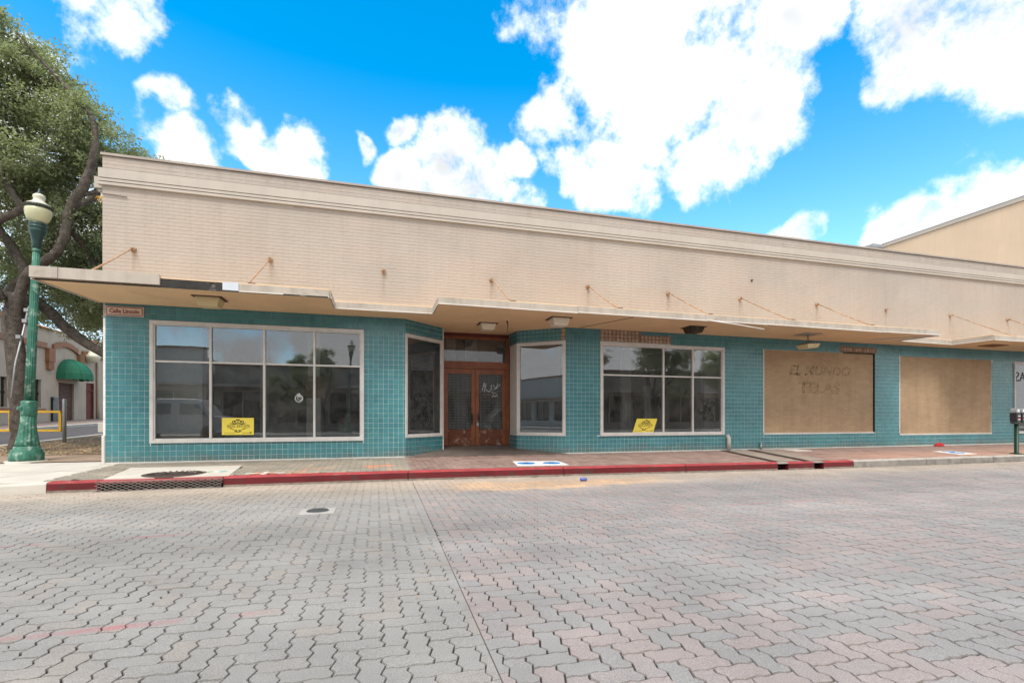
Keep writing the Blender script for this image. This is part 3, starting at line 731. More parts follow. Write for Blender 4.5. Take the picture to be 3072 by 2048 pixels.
# glazed tiles
TP = .11
tile_me = MB(); tile_me.bbox(-TP/2+.0023, TP/2-.0023, 0, .012, -TP/2+.0023, TP/2-.0023, .0016); tile_me = tile_me.data('tile', mt_tile)
TL = []                                                   # (frame, a0, a1, z0, z1, full, rot, d)
MISS = [(5.51, 6.68, 2.83, 3.16), (6.66, 7.58, 2.83, 3.06), (13.37, 14.8, 2.86, 3.04)]
MISSR = (0.98, 1.32, 2.83, 3.16)
def tile_wall(F, a0, a1, z0, z1, hs, rot, start=None, zst=0.):
    n0 = int((a1-a0)/TP)+2; st = a0 if start is None else start
    for k in range(n0):
        for r in range(int((z1-zst)/TP)+2):
            t = (st+k*TP, st+(k+1)*TP, zst+r*TP, zst+(r+1)*TP)
            q = (max(t[0], a0), min(t[1], a1), max(t[2], z0), min(t[3], z1))
            if q[1]-q[0] < .012 or q[3]-q[2] < .012: continue
            q2 = clip_out(q, hs)
            if q2 is None: continue
            TL.append((F, *q2, abs((q2[1]-q2[0])-TP) < .0005 and abs((q2[3]-q2[2])-TP) < .0005, rot))
tile_wall(FM, BX0+.046, 24.2, 0.02, SOF, holes+MISS, 0., zst=.01)
AL, BLp = Vector((.632, 11.3, 0)), Vector((1.60, 12.19, 0)); AR, BR = Vector((4.559, 11.3, 0)), Vector((3.52, 12.09, 0)); DY = 12.78
FL = frame(AL, BLp-AL); FR = frame(BR, AR-BR); LL = (BLp-AL).length; LR = (AR-BR).length
FRR = frame((3.49, DY, 0), (0.03, -(DY-12.09)))            # right return, walking from the door to BR
rotL = math.atan2(*(BLp-AL).to_2d().yx); rotR = math.atan2(*(AR-BR).to_2d().yx)
ZA0, ZA1 = .44, 2.83
tile_wall(FL, .0, LL, .02, SOF, [(-.1, LL+.1, ZA0, ZA1)], rotL, zst=.01)
tile_wall(FR, .0, LR, .02, SOF, [(-.1, LR+.1, ZA0, ZA1), (LR-.115, LR+.1, 2.8, 3.13)], rotR, zst=.01)
LRR = .69
tile_wall(FRR, .04, LRR, .1, SOF, [(-.1, LRR+.1, ZA0, ZA1)], math.atan2(-.69, .03), zst=.01)
def tpos(t): F, a0, a1, z0, z1 = t[:5]; return F((a0+a1)/2, 0, (z0+z1)/2)
ft = [t for t in TL if t[5] and inframe(tpos(t), -8)]
ft.sort(key=lambda t: depth(tpos(t)))
sel = set(id(t) for t in ft[:300])
tf = MB()
for t in TL:
    F, a0, a1, z0, z1, fu, rot = t; dd = random.uniform(-.0012, .0012)
    if id(t) in sel:
        o = link('tile', tile_me, bld, F((a0+a1)/2, dd, (z0+z1)/2)); o.rotation_euler = (random.gauss(0, .006), 0, rot+random.gauss(0, .006))
    else:
        tx, ty = random.gauss(0, .006), random.gauss(0, .006); ca, cz = (a0+a1)/2, (z0+z1)/2
        tf.bbox(a0+.0023, a1-.0023, 0, .012, z0+.0023, z1-.0023, .0016, 0, random.uniform(.001, .999), F=lambda a, d, z: F(a, d+dd+(a-ca)*tx+(z-cz)*ty, z))
tf.build('tile_field', mt_tile, bld, kind='stuff')
# alcove backing walls
m = MB()
for F, L in ((FL, LL), (FR, LR), (FRR, LRR)):
    for q in ((-.1, ZA0), (ZA1, SOF)):
        m = MB(); fbox(m, F, .0, L, .0045, .10, *q); m.build('alcove_wall', mt_grout, bld)
m = MB()
fbox(m, FRR, .02, LRR-.0, .02, .05, ZA0, ZA1); m.box(1.60, 1.63, 12.2, DY, -.1, SOF); m.build('return_board', mt_int_white, bld)
# bare patches with old adhesive
m = MB()
for (a0, a1, z0, z1) in MISS:
    m = MB(); fbox(m, FM, a0+.002, a1-.002, .001, .0034, z0+(.03 if z0 < 2.85 else 0), min(z1, SOF)-.003); m.build('bare_patch', mt_adhbg, bld)
m = MB(); fbox(m, FR, LR-.113, LR-.002, .001, .0044, 2.84, 3.13); m.build('bare_patch', mt_adhbg, bld)
dab = MB(); dab.lathe((0, 0, 0), [(.046, 0), (.042, .008), (.025, .014), (0, .015)], 9); dabd = dab.data('adhesive_dab', mt_adh)
def dab_at(F, a, z, rot):
    o = link('adhesive_dab', dabd, bld, F(a, .003, z)); o.rotation_euler = (math.pi/2, random.uniform(0, 6), rot); s_ = random.uniform(.9, 1.1); o.scale = (s_, s_, random.uniform(.7, 1.2))
for k in range(10):
    for r in range(3): dab_at(FM, 5.57+k*.11, 2.905+r*.1, 0)
for k in range(8):
    for r in range(2): dab_at(FM, 6.72+k*.11, 2.905+r*.1, 0)
for k in range(12):
    if k not in (4, 7): dab_at(FM, 13.45+k*.112, 2.95, 0)
for r in range(3): dab_at(FR, LR-.058, 2.89+r*.1, rotR)

# windows ----------------------------------------------------------
def window(F, hole, vm, tz, parent, fw=.062, proud=.035, name='window', tint=mt_glass):
    a0, a1, z0, z1 = hole
    w = bpy.data.objects.new(name, None); COL.objects.link(w); w.location = F(a0, 0, z0)-wl(parent); w.parent = parent; w.empty_display_size = .1
    m = MB()
    for (p, q, r, s_) in ((a0, a1, z0, z0+fw), (a0, a1, z1-fw, z1), (a0, a0+fw, z0+fw, z1-fw), (a1-fw, a1, z0+fw, z1-fw)):
        fbox(m, F, p, q, -proud, .09, r, s_)
    b = fw+.028
    for (p, q, r, s_) in ((a0+fw, a1-fw, z0+fw, z0+b), (a0+fw, a1-fw, z1-b, z1-fw), (a0+fw, a0+b, z0+b, z1-b), (a1-b, a1-fw, z0+b, z1-b)):
        fbox(m, F, p, q, -proud+.022, .08, r, s_)
    m.build('frame', mt_alu, w)
    # thin dark gasket line between the two frame steps
    cuts = [a0+b]+[x for x in vm]+[a1-b]
    for x in vm:
        m = MB(); fbox(m, F, x-.022, x+.022, -.02, .06, z0+b, z1-b); m.build('mullion', mt_alu, w)
    for k in range(len(cuts)-1):
        p = cuts[k]+(.022 if k else 0); q = cuts[k+1]-(.022 if k < len(cuts)-2 else 0)
        zs = [z0+b, z1-b] if tz is None else [z0+b, tz-.018, tz+.018, z1-b]
        if tz is not None:
            m = MB(); fbox(m, F, p, q, -.012, .05, tz-.018, tz+.018); m.build('transom_bar', mt_alu, w)
        for j in range(0, len(zs), 2):
            m = MB(); fbox(m, F, p, q, .022, .028, zs[j], zs[j+1]); m.build('pane', tint, w)
    return w
w1 = window(FM, W1, [-3.302, -2.295, -1.306], 2.04, bld)
w3 = window(FM, W3, [7.343, 8.248], 1.997, bld)
w5 = window(FM, W5, [22.7], None, bld, fw=.05)
wl_ = window(FL, (.0, LL, ZA0, ZA1), [], None, bld, fw=.05, proud=.02)
wr_ = window(FR, (.0, LR, ZA0, ZA1), [], None, bld, fw=.055, proud=.02)

# brick infill panels ------------------------------------------------
for (a0, a1, z0, z1) in (P1, P2):
    f0 = .018
    m = MB(); fbox(m, FM, a0, a1, .036, .2, z0, z1); pn = m.build('infill_panel', mt_paneljoint, bld)
    m = MB(); ph, pl = .0615, .20; r = 0; z = z0+.03
    while z < z1-.02:
        a = a0+.012-(r % 2)*pl/2
        while a < a1-.012:
            p, q = max(a, a0+.012), min(a+pl, a1-.012)
            if q-p > .02: m.bbox(p+.0014, q-.0014, FY+.020+random.uniform(-.001, .001), FY+.05, z+.002, min(z+ph, z1-.004)-.002, .0022, 0, random.uniform(.001, .999))
            a += pl
        z += ph; r += 1
    m.build('brick_field', mt_panelbrick, pn, kind='stuff')
    m = MB(); fbox(m, FM, a0-.02, a0+.010, -.008, .03, z0, z1); fbox(m, FM, a0-.02, a1+.004, -.008, .03, z0-.012, z0+.028); m.build('panel_edge_strip', mt_fascia_wht, pn)
m = MB(); fbox(m, FM, P1[1]-.006, P1[1]+.03, -.006, .035, P1[2], P1[3]+.02); fbox(m, FM, P1[0]+2.9, P1[1], -.006, .03, P1[3]-.004, P1[3]+.02); m.build('shrunken_joint', mt_black, bld)
def ghost_mat():
    m = bpy.data.materials.new('ghost_lettering'); m.use_nodes = True; T = NT(m.node_tree); T.n.clear()
    out = T.new('ShaderNodeOutputMaterial'); pos = T.new('ShaderNodeNewGeometry').outputs['Position']
    tr = T.new('ShaderNodeBsdfTransparent'); df = T.new('ShaderNodeBsdfDiffuse'); df.inputs[0].default_value = (.105, .125, .045, 1)
    sp = T.new('ShaderNodeSeparateXYZ'); T.l.new(pos, sp.inputs[0])
    j = T.rng(T.math('ABSOLUTE', T.math('SUBTRACT', T.math('FRACT', T.math('DIVIDE', T.math('SUBTRACT', sp.outputs[2], .432+.03), .0615)), .5)), .26, .46)
    n1 = T.noise(pos, 9, 6, .7)
    left = T.rng(sp.outputs[0], 12.9, 11.9)
    a = T.math('MULTIPLY', T.math('ADD', T.math('MULTIPLY', j, .55), .06), T.rng(n1, .38, .62))
    a = T.math('MAXIMUM', a, T.math('MULTIPLY', left, T.rng(n1, .47, .64, .02, .6)))
    a = T.math('MULTIPLY', a, T.rng(sp.outputs[2], 1.5, 2.2, .6, .8))
    mx = T.new('ShaderNodeMixShader'); T.l.new(a, mx.inputs[0]); T.l.new(tr.outputs[0], mx.inputs[1]); T.l.new(df.outputs[0], mx.inputs[2]); T.l.new(mx.outputs[0], out.inputs[0])
    return m
gm = ghost_mat()
place_text('ghost_lettering', 'EL MUNDO', .40, FM, 12.62, 2.265, .0186, gm, bld, bold=.012, shear=.25, sx=1.12)
place_text('ghost_lettering', 'TELAS', .42, FM, 12.62, 1.765, .0186, gm, bld, bold=.014, sx=1.35)

# canopy ------------------------------------------------------------
front = [(-5.33, 9.58), (-.85, 9.62), (-.85, 10.55), (1.19, 10.55), (1.19, 9.61), (7.6, 9.61), (14.85, 9.61), (14.75, 10.62), (17.15, 10.75), (17.2, 9.72), (24.3, 9.72)]
poly = front+[(24.3, FY-.036), (4.55, FY-.036), (4.55, FY+.004), (3.52, 12.09), (3.46, DY+.1), (1.62, DY+.1), (1.60, 12.19), (.64, FY+.004), (.64, FY-.036), (-5.18, FY-.036)]
m = MB(); m.prism(poly[::1], SOF, SOF+.15)
cano = m.build('canopy', mt_soffit, bld)
def fascia(p, q, mat, z0=SOF-.010, h=.142, th=.022, lip=True, jit=.0, name='fascia_panel'):
    p, q = Vector((*p, 0)), Vector((*q, 0)); F = frame(p, q-p); L = (q-p).length
    m = MB(); s0 = random.uniform(-jit, jit); s1 = random.uniform(-jit, jit)
    v = [F(a, d, z+(s0 if a < L/2 else s1)) for z in (z0, z0+h) for d in (-th, 0) for a in (.003, L-.003)]
    m.mesh(v, [(0,2,3,1),(4,5,7,6),(0,1,5,4),(2,6,7,3),(0,4,6,2),(1,3,7,5)])
    o = m.build(name, mat, cano)
    if lip:
        m = MB(); v = [F(a, d, z+(s0 if a < L/2 else s1)) for z in (z0-.005, z0+.013) for d in (-th-.016, -th-.001) for a in (.004, L-.004)]
        m.mesh(v, [(0,2,3,1),(4,5,7,6),(0,1,5,4),(2,6,7,3),(0,4,6,2),(1,3,7,5)]); m.build('drip_lip', mt_fascia_wht, o)
    return o
def along(t0, t1, y0, y1, lst, jit=.004):
    for (a, b, mat, lip, kw) in lst: fascia((a, y0+(y1-y0)*(a-t0)/(t1-t0)), (b, y0+(y1-y0)*(b-t0)/(t1-t0)), mat, lip=lip, jit=jit, **kw)
along(-5.33, -.85, 9.58, 9.62, [(-5.36, -4.98, mt_fascia, False, dict(z0=SOF+.012, h=.178, th=.05)), (-4.98, -3.56, mt_fascia, False, dict(z0=SOF+.010, h=.18, th=.045)), (-3.56, -2.62, mt_charred, False, dict(z0=SOF-.005, h=.14, th=.012)), (-2.62, -2.36, mt_pale, False, dict(z0=SOF-.002, h=.15, th=.018)), (-2.36, -.85, mt_fascia, True, {})])
m = MB(); m.box(-5.31, -.87, 9.575, 9.60, SOF-.022, SOF-.001); m.build('dark_drip_gap', mt_charred, cano)
fascia((-.85, 9.62), (-.85, 10.55), mt_fascia)
along(-.85, 1.19, 10.55, 10.55, [(-.85, 1.19, mt_fascia, True, {})])
fascia((1.19, 10.55), (1.19, 9.61), mt_fascia)
xs = [1.17, 4.15, 7.35, 9.1, 10.4, 12.75, 14.85]
along(1.19, 14.85, 9.61, 9.61, [(xs[k], xs[k+1], mt_fascia, True, {}) for k in range(6)], .009)
fascia((14.85, 9.61), (14.75, 10.62), mt_fascia); fascia((14.75, 10.62), (17.15, 10.75), mt_fascia); fascia((17.15, 10.75), (17.2, 9.72), mt_fascia)
along(17.2, 24.3, 9.72, 9.72, [(17.2, 20, mt_fascia, True, {}), (20, 24.3, mt_fascia, True, {})])
fascia((-5.18, FY-.04), (-5.33, 9.58), mt_fascia, h=.14)
m = MB(); m.tube([(7.42, 9.57, SOF+.0), (8.2, 9.56, SOF-.06), (8.96, 9.55, SOF-.135)], .013, 5); m.build('hanging_trim', mt_fascia_wht, cano)
m = MB(); m.tube([(14.85, 9.60, SOF-.01), (14.3, 10.2, SOF-.02), (13.7, 10.6, SOF-.03)], .016, 5); m.build('loose_trim', mt_fascia_wht, cano)
m = MB(); m.tube([(4.9, 11.2, SOF-.004), (5.3, 10.3, SOF-.004), (5.55, 9.7, SOF-.004)], .007, 4); m.build('soffit_crack', mt_rustdark, cano)
m = MB(); m.tube([(2.93, 10.9, SOF), (2.95, 10.88, SOF-.10), (2.93, 10.88, SOF-.26)], [.02, .012, .004], 5); m.build('dangling_cable', mt_rustdark, cano)
# tie rods
for (x, z, xe) in ((-4.657, 4.244, -4.661), (-2.176, 4.259, -2.236), (2.649, 4.197, 2.68), (5.153, 4.214, 5.152), (7.475, 4.2, 7.511), (9.768, 4.218, 9.909), (12.473, 4.219, 12.495), (17.936, 4.217, 18.275), (20.648, 4.219, 20.9)):
    yb = 9.70 if x < 17 else 9.85
    rod = MB(); a, b = Vector((x, FY-.07, z)), Vector((xe, yb, SOF+.17))
    rod.tube([a, a.lerp(b, .45)+Vector((0, 0, -.012)), a.lerp(b, .85), b], [.0125, .0125, .016, .0125], 6); rod = rod.build('tie_rod', mt_rust, bld)
    m = MB(); m.lathe((0, 0, 0), [(.055, 0), (.05, .016), (.028, .022), (.026, .05), (0, .055)], 10)
    m.v = [(x+p[0], FY-.003-p[2], z+p[1]) for p in m.v]
    for k in range(8): pass
    m.tube([(x+.032*math.cos(q), FY-.06, z+.032*math.sin(q)) for q in [k*math.pi/4 for k in range(9)]], .010, 5); m.build('wall_eye', mt_rust, rod)
    m = MB(); m.tube([b, b+Vector((.06, .0, .005)), b+Vector((.12, -.02, 0))], [.022, .02, .014], 6); m.tube([b, b+Vector((0, .05, -.04))], .014, 6); m.build('clevis', mt_rustdark, rod)
for (x, z) in ((.153, 4.195), (15.179, 4.233)):
    m = MB(); m.tube([(x+.045*math.cos(q), FY-.04, z+.045*math.sin(q)) for q in [k*math.pi/4 for k in range(9)]], .011, 5); m.lathe((0, 0, 0), [(.03, 0), (.028, .03), (0, .034)], 8)
    m.v[-(len(m.v)-54 if False else 24):] = [(x+p[0], FY-p[2], z+p[1]) for p in m.v[-24:]]
    m.build('eye_bolt', mt_rust, bld)
m = MB(); m.tube([(10.17, FY+.005, 4.76), (10.17, FY-.03, 4.76)], .03, 8); m.build('wall_pipe_hole', mt_rustdark, bld)

# entrance recess: ramped floor, doors --------------------------------
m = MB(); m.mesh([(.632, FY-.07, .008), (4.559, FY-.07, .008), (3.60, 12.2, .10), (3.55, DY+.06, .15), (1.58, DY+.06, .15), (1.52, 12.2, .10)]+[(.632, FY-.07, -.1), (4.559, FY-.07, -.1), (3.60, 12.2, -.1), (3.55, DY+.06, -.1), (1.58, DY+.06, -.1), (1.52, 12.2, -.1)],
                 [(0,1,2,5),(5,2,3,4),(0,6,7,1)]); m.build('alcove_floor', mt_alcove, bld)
FD = frame((0, DY, 0), (1, 0))
m = MB(); fbox(m, FD, 1.63, 3.49, -.02, .08, 3.06, SOF); m.build('header_board', mt_darkred, bld)
m = MB()
for (p, q, r, s_) in ((1.63, 1.71, .14, 3.06), (3.40, 3.49, .14, 3.06), (1.71, 3.40, 2.21, 2.40), (1.71, 3.40, 3.0, 3.06)): fbox(m, FD, p, q, -.035, .08, r, s_)
df_ = m.build('door_frame', mt_wood, bld)
m = MB(); fbox(m, FD, 1.71, 3.40, .02, .026, 2.40, 3.0); m.build('transom_pane', mt_glassdirty, df_)
m = MB(); fbox(m, FD, 2.35, 2.68, .4, .42, 2.3, 3.1); fbox(m, FD, 1.85, 2.1, .5, .52, 2.3, 3.1); m.build('inner_board', mt_int_white, bld)
for (a0, a1, hx) in ((1.712, 2.543, 2.47), (2.553, 3.398, 2.64)):
    door = thing('door', (a0, DY, .15), '', ''); del door['label']; del door['category']; door.location = Vector((a0, DY, .15))-wl(bld); door.parent = bld
    s0, s1 = .10, .125
    m = MB(); fbox(m, FD, a0, a0+s0, -.012, .035, .155, 2.2); fbox(m, FD, a1-s0, a1, -.012, .035, .155, 2.2); fbox(m, FD, a0+s0, a1-s0, -.012, .035, 2.07, 2.2); m.build('stile', mt_wood, door)
    m = MB(); fbox(m, FD, a0+s0, a1-s0, -.012, .035, .155, .59); fbox(m, FD, a0+s0+.05, a1-s0-.05, -.018, -.0125, .21, .53); m.build('kick_panel', mt_woodworn, door)
    m = MB(); fbox(m, FD, a0+s0, a1-s0, .006, .011, .59, 2.07); m.build('pane', mt_glassdirty, door)
    m = MB(); z = .62
    while z < 2.06:
        fbox(m, FD, a0+s0+.01, a1-s0-.01, .10, .125, z, z+.011); z += .042
    for k in range(5): fbox(m, FD, a0+s0+.06+k*.12, a0+s0+.066+k*.12, .098, .103, .6, 2.06)
    m.build('blind', mt_blind, door)
    m = MB(); m.bbox(hx-.028, hx+.028, -.026, -.013, .72, 1.02, .006, F=lambda a, d, z: FD(a, d, z)); m.tube([FD(hx, -.02, .80), FD(hx, -.07, .82), FD(hx, -.07, .93), FD(hx, -.02, .95)], .011, 7)
    m.build('handle', mt_iron, door)
m = MB(); fbox(m, FD, 2.575, 2.635, -.075, -.055, .68, .76); m.tube([FD(2.585, -.065, .76), FD(2.585, -.065, .81), FD(2.625, -.065, .81), FD(2.625, -.065, .76)], .006, 6)
pad = m.build('padlock', mt_metersilver, None); pad['label'] = 'small silver padlock hanging on the right-hand door handle'; pad['category'] = 'padlock'
def ribbon(mb, F, pts, w, d):
    for k in range(len(pts)-1):
        (a, z), (b, y) = pts[k], pts[k+1]; L = math.hypot(b-a, y-z) or 1e-4; nx, nz = -(y-z)/L*w, (b-a)/L*w
        mb.face([F(a-nx, d, z-nz), F(b-nx, d, y-nz), F(b+nx, d, y+nz), F(a+nx, d, z+nz)])
m = MB()
for pts in ([(2.74,1.62),(2.80,1.85),(2.82,1.72),(2.86,1.83),(2.80,1.60)], [(2.84,1.66),(2.92,1.60),(2.99,1.64),(3.0,1.80)], [(3.05,1.78),(3.12,1.70),(3.06,1.66)], [(3.18,1.83),(3.12,1.68),(3.24,1.80)], [(3.0,1.58),(3.14,1.56)], [(3.02,1.45),(3.05,1.52),(3.09,1.46),(3.14,1.52),(3.18,1.46)]): ribbon(m, FD, pts, .006, .003)
m.build('scrawl', mt_scrawl, bld)
m = MB()
ribbon(m, FM, [(-1.62+.075*math.cos(q), 1.32+.075*math.sin(q)) for q in [k*.45 for k in range(15)]], .008, .019); ribbon(m, FM, [(-1.60+.05*math.cos(q), 1.33+.045*math.sin(q)) for q in [k*.5 for k in range(13)]], .006, .018); ribbon(m, FM, [(-1.66, 1.40), (-1.60, 1.43), (-1.63, 1.36), (-1.57, 1.33)], .007, .017)
m.build('scrawl', mt_scrawl, bld)
m = MB(); rs = random.Random(3)
for k in range(34):
    a, z = 8.72+rs.gauss(0, .10), 1.12+rs.gauss(0, .14); q = rs.uniform(0, 3.1); l = rs.uniform(.05, .13)
    ribbon(m, FM, [(a, z), (a+l*math.cos(q)*.6, z+l*math.sin(q)), (a+l*math.cos(q+.9), z+l*math.sin(q+.7)*1.3)], .011, .018-k*.0001)
m.build('black_tag', mt_signblk, bld)
m = MB(); fbox(m, FM, -.365, -.318, .012, .018, 1.16, 1.69); m.build('tape_strip', mt_tapeblue, bld)
m = MB(); fbox(m, FM, 6.40, 6.64, .034, .037, 2.66, 2.74); m.build('paper_strip', mt_int_white, bld)
place_text('shop_lettering', 'AS', .46, FM, 21.36, 2.28, .018, mt_signblk, bld, mirror=True)
m = MB()
for k in range(9): m.tube([(21.12+.17*k, FY+.14, .45), (21.12+.17*k, FY+.14, 1.95)], .012, 5)
m.box(21.05, 22.6, FY+.12, FY+.15, 1.95, 1.99); m.build('security_bars', mt_white, bld)
# pipes at the foot of the wall
m = MB(); m.tube([(9.36, FY-.06, .02), (9.36, FY-.06, .34), (9.36, FY+.0, .40)], .055, 10); m.build('downspout_stub', mt_concrete, bld)
m = MB(); m.tube([(10.44, FY-.06, 0), (10.44, FY-.06, .17)], .03, 8); m.lathe((10.44, FY-.06, .17), [(.042, 0), (.042, .03), (0, .034)], 8); m.build('vent_pipe', mt_galv, bld)

# interior of the shop ------------------------------------------------
it = thing('shop_interior', (2, 16, .2), '', ''); del it['label']; del it['category']; it.location = Vector((2, 16, .2))-wl(bld); it.parent = bld
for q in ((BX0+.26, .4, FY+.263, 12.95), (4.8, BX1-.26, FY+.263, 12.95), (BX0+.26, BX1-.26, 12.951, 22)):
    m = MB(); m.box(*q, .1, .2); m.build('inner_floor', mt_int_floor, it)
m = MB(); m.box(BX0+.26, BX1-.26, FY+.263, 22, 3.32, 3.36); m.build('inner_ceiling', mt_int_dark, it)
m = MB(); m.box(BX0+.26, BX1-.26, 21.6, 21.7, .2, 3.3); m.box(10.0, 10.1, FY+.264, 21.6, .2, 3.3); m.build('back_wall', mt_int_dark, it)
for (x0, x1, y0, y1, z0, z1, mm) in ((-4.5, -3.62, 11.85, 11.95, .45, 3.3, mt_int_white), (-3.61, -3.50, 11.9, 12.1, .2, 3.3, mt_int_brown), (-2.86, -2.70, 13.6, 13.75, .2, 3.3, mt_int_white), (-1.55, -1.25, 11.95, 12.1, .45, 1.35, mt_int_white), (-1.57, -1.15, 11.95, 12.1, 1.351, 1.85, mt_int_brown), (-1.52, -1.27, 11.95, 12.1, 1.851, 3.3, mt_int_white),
    (9.0, 9.5, 11.8, 11.95, .48, 3.3, mt_int_white), (6.6, 6.9, 12.2, 12.3, .2, 3.3, M('grey_post', (.3, .3, .29), .8, .1, 2)), (8.4, 8.62, 14.0, 14.1, .2, 1.9, mt_int_white), (1.15, 1.58, 12.55, 12.6, .44, 2.9, mt_int_white)):
    m = MB(); m.box(x0, x1, y0, y1, z0, z1); m.build('partition', mm, it)
for (F, L) in ((FL, LL), (FR, LR)):
    m = MB(); fbox(m, F, .0, L, .101, .5, .36, .44); m.build('display_ledge', mt_int_white, it)
m = MB(); m.box(W1[0], W1[1], FY+.1, FY+.75, .36, .44); m.box(W3[0], W3[1], FY+.1, FY+.75, .39, .47); m.build('display_ledge', mt_int_floor, it)
for k, (a, r_, h) in enumerate(((.44, .052, .20), (.63, .055, .20))):
    t = thing('paint_tin', FL(a, .17, .44), ('larger white paint tin on the ledge inside the left entrance window', 'paint tin with red drips beside the white one on the entrance window ledge')[k], 'paint tin', 'tins on the window ledge')
    p = FL(a, .17, .44); m = MB(); m.lathe(p, [(r_, 0), (r_, h), (r_*1.05, h+.004), (r_*1.05, h+.014), (r_*.9, h+.014), (0, h+.008)], 18); m.build('tin_body', mt_tin if k else mt_white, t)
    m = MB(); m.lathe(p, [(r_*1.01, h*.35), (r_*1.01, h*.45)], 18); m.build('band', mt_redcloth if k else mt_galv, t)
p = FL(.80, .15, .44); m = MB(); m.lathe(p, [(.04, 0), (.045, .1), (.04, .17), (.016, .22), (.016, .27), (0, .27)], 14); b_ = m.build('glass_jar', mt_globetop, None); b_['label'] = 'small dusty bottle at the end of the entrance window ledge'; b_['category'] = 'bottle'

# estate agent signs --------------------------------------------------
def estate_sign(F, w, h, label, loc):
    t = thing('estate_sign', loc, label, 'sign', 'yellow estate agent signs in the shop windows')
    m = MB(); fbox(m, F, -w/2, w/2, 0, .006, 0, h); m.build('board', mt_signy, t)
    m = MB(); d = -.0012; s = w/.62
    def R(pts, wd=.006): ribbon(m, F, [(a*s, h*.5+z*s) for a, z in pts], wd*s, d)
    for sg_ in (-1, 1):
        R([(sg_*x, z) for x, z in ((.02,.055),(.05,.075),(.075,.105),(.06,.125),(.045,.11),(.055,.095))], .008)
        R([(sg_*x, z) for x, z in ((.03,.04),(.075,.05),(.11,.085),(.10,.115),(.085,.10))], .008)
        R([(sg_*x, z) for x, z in ((.05,.04),(.10,.045),(.15,.072))], .006); R([(sg_*x, z) for x, z in ((.11,.037),(.2,.037))], .003)
        R([(sg_*x, z) for x, z in ((.10,-.034),(.2,-.034))], .003); R([(sg_*x, z) for x, z in ((.15,-.046),(.11,-.058),(.07,-.075))], .006)
        R([(sg_*x, z) for x, z in ((0,-.13),(.03,-.115),(.05,-.12),(.04,-.10),(.015,-.11))], .007); R([(sg_*x, z) for x, z in ((.01,-.085),(.045,-.082),(.07,-.105))], .006)
    R([(-.03,.125),(-.035,.145),(-.015,.135),(0,.155),(.015,.135),(.035,.145),(.03,.125),(-.03,.125)], .006); R([(0,.155),(0,.17)], .003)
    R([(0,.075),(0,-.015),(-.02,-.015),(-.02,.0)], .006); R([(.02*math.cos(q), .08+.02*math.sin(q)) for q in [k*.8 for k in range(9)]], .004)
    R([(.08,-.145),(.25,-.145)], .004); R([(.25+.018*math.cos(q), -.14+.018*math.sin(q)) for q in [k*.9 for k in range(8)]], .004)
    m.build('ornament', mt_signblk, t)
    place_text('lettering', 'REAL', .062*s, F, -.125*s, h*.5+.0, d-.0005, mt_signblk, t, sx=1.25); place_text('lettering', 'ESTATE', .062*s, F, .125*s, h*.5+.0, d-.0005, mt_signblk, t, sx=1.05)
    for k in range(2):
        m = MB(); rs = random.Random(k)
        x = -.27*s
        while x < -.06*s:
            l = rs.uniform(.012, .035)*s; ribbon(m, F, [(x, h*.5-(.135+.022*k)*s), (x+l, h*.5-(.135+.022*k)*s)], .005*s, d); x += l+.008*s
        m.build('small_print', M('faint_print', (.36, .27, .04), .5, 0), t)
estate_sign(frame((-2.80, FY+.012, .545), (1, 0)), .60, .355, 'yellow estate agent sign propped in the four-bay window at left', (-2.80, FY+.012, .545))
Fs = frame((6.80, FY+.008, .51), (1, 0)); sh = lambda a, d, z: Fs(a*.96+z*.34-.06, d+z*.015, z*.97)
estate_sign(sh, .63, .375, 'yellow estate agent sign leaning askew in the window right of the entrance', (6.80, FY+.008, .51))

# street name sign
t = thing('street_sign', (-4.80, FY-.02, 2.93), 'cream and maroon street name plaque on the tiled corner', 'sign')
Fq = frame((-4.80, FY-.018, 3.005), (1, 0)); W_, H_ = .325, .098
m = MB(); m.bbox(-W_, W_, -.012, .004, -H_, H_, .012, F=Fq); m.build('plate', mt_signcream, t)
m = MB()
for q, wd_ in ((.017, .0055), (.031, .0025)):
    c_ = .03; a, b = W_-q, H_-q
    ribbon(m, Fq, [(-a+c_, -b), (a-c_, -b), (a-.005, -b+.005), (a, -b+c_), (a, b-c_), (a-.005, b-.005), (a-c_, b), (-a+c_, b), (-a+.005, b-.005), (-a, b-c_), (-a, -b+c_), (-a+.005, -b+.005), (-a+c_, -b)], wd_, -.0135)
m.build('border', mt_signred, t)
place_text('lettering', 'Calle Lincoln', .112, Fq, 0, -.004, -.0132, mt_signred, t, bold=.0030, sx=.86)

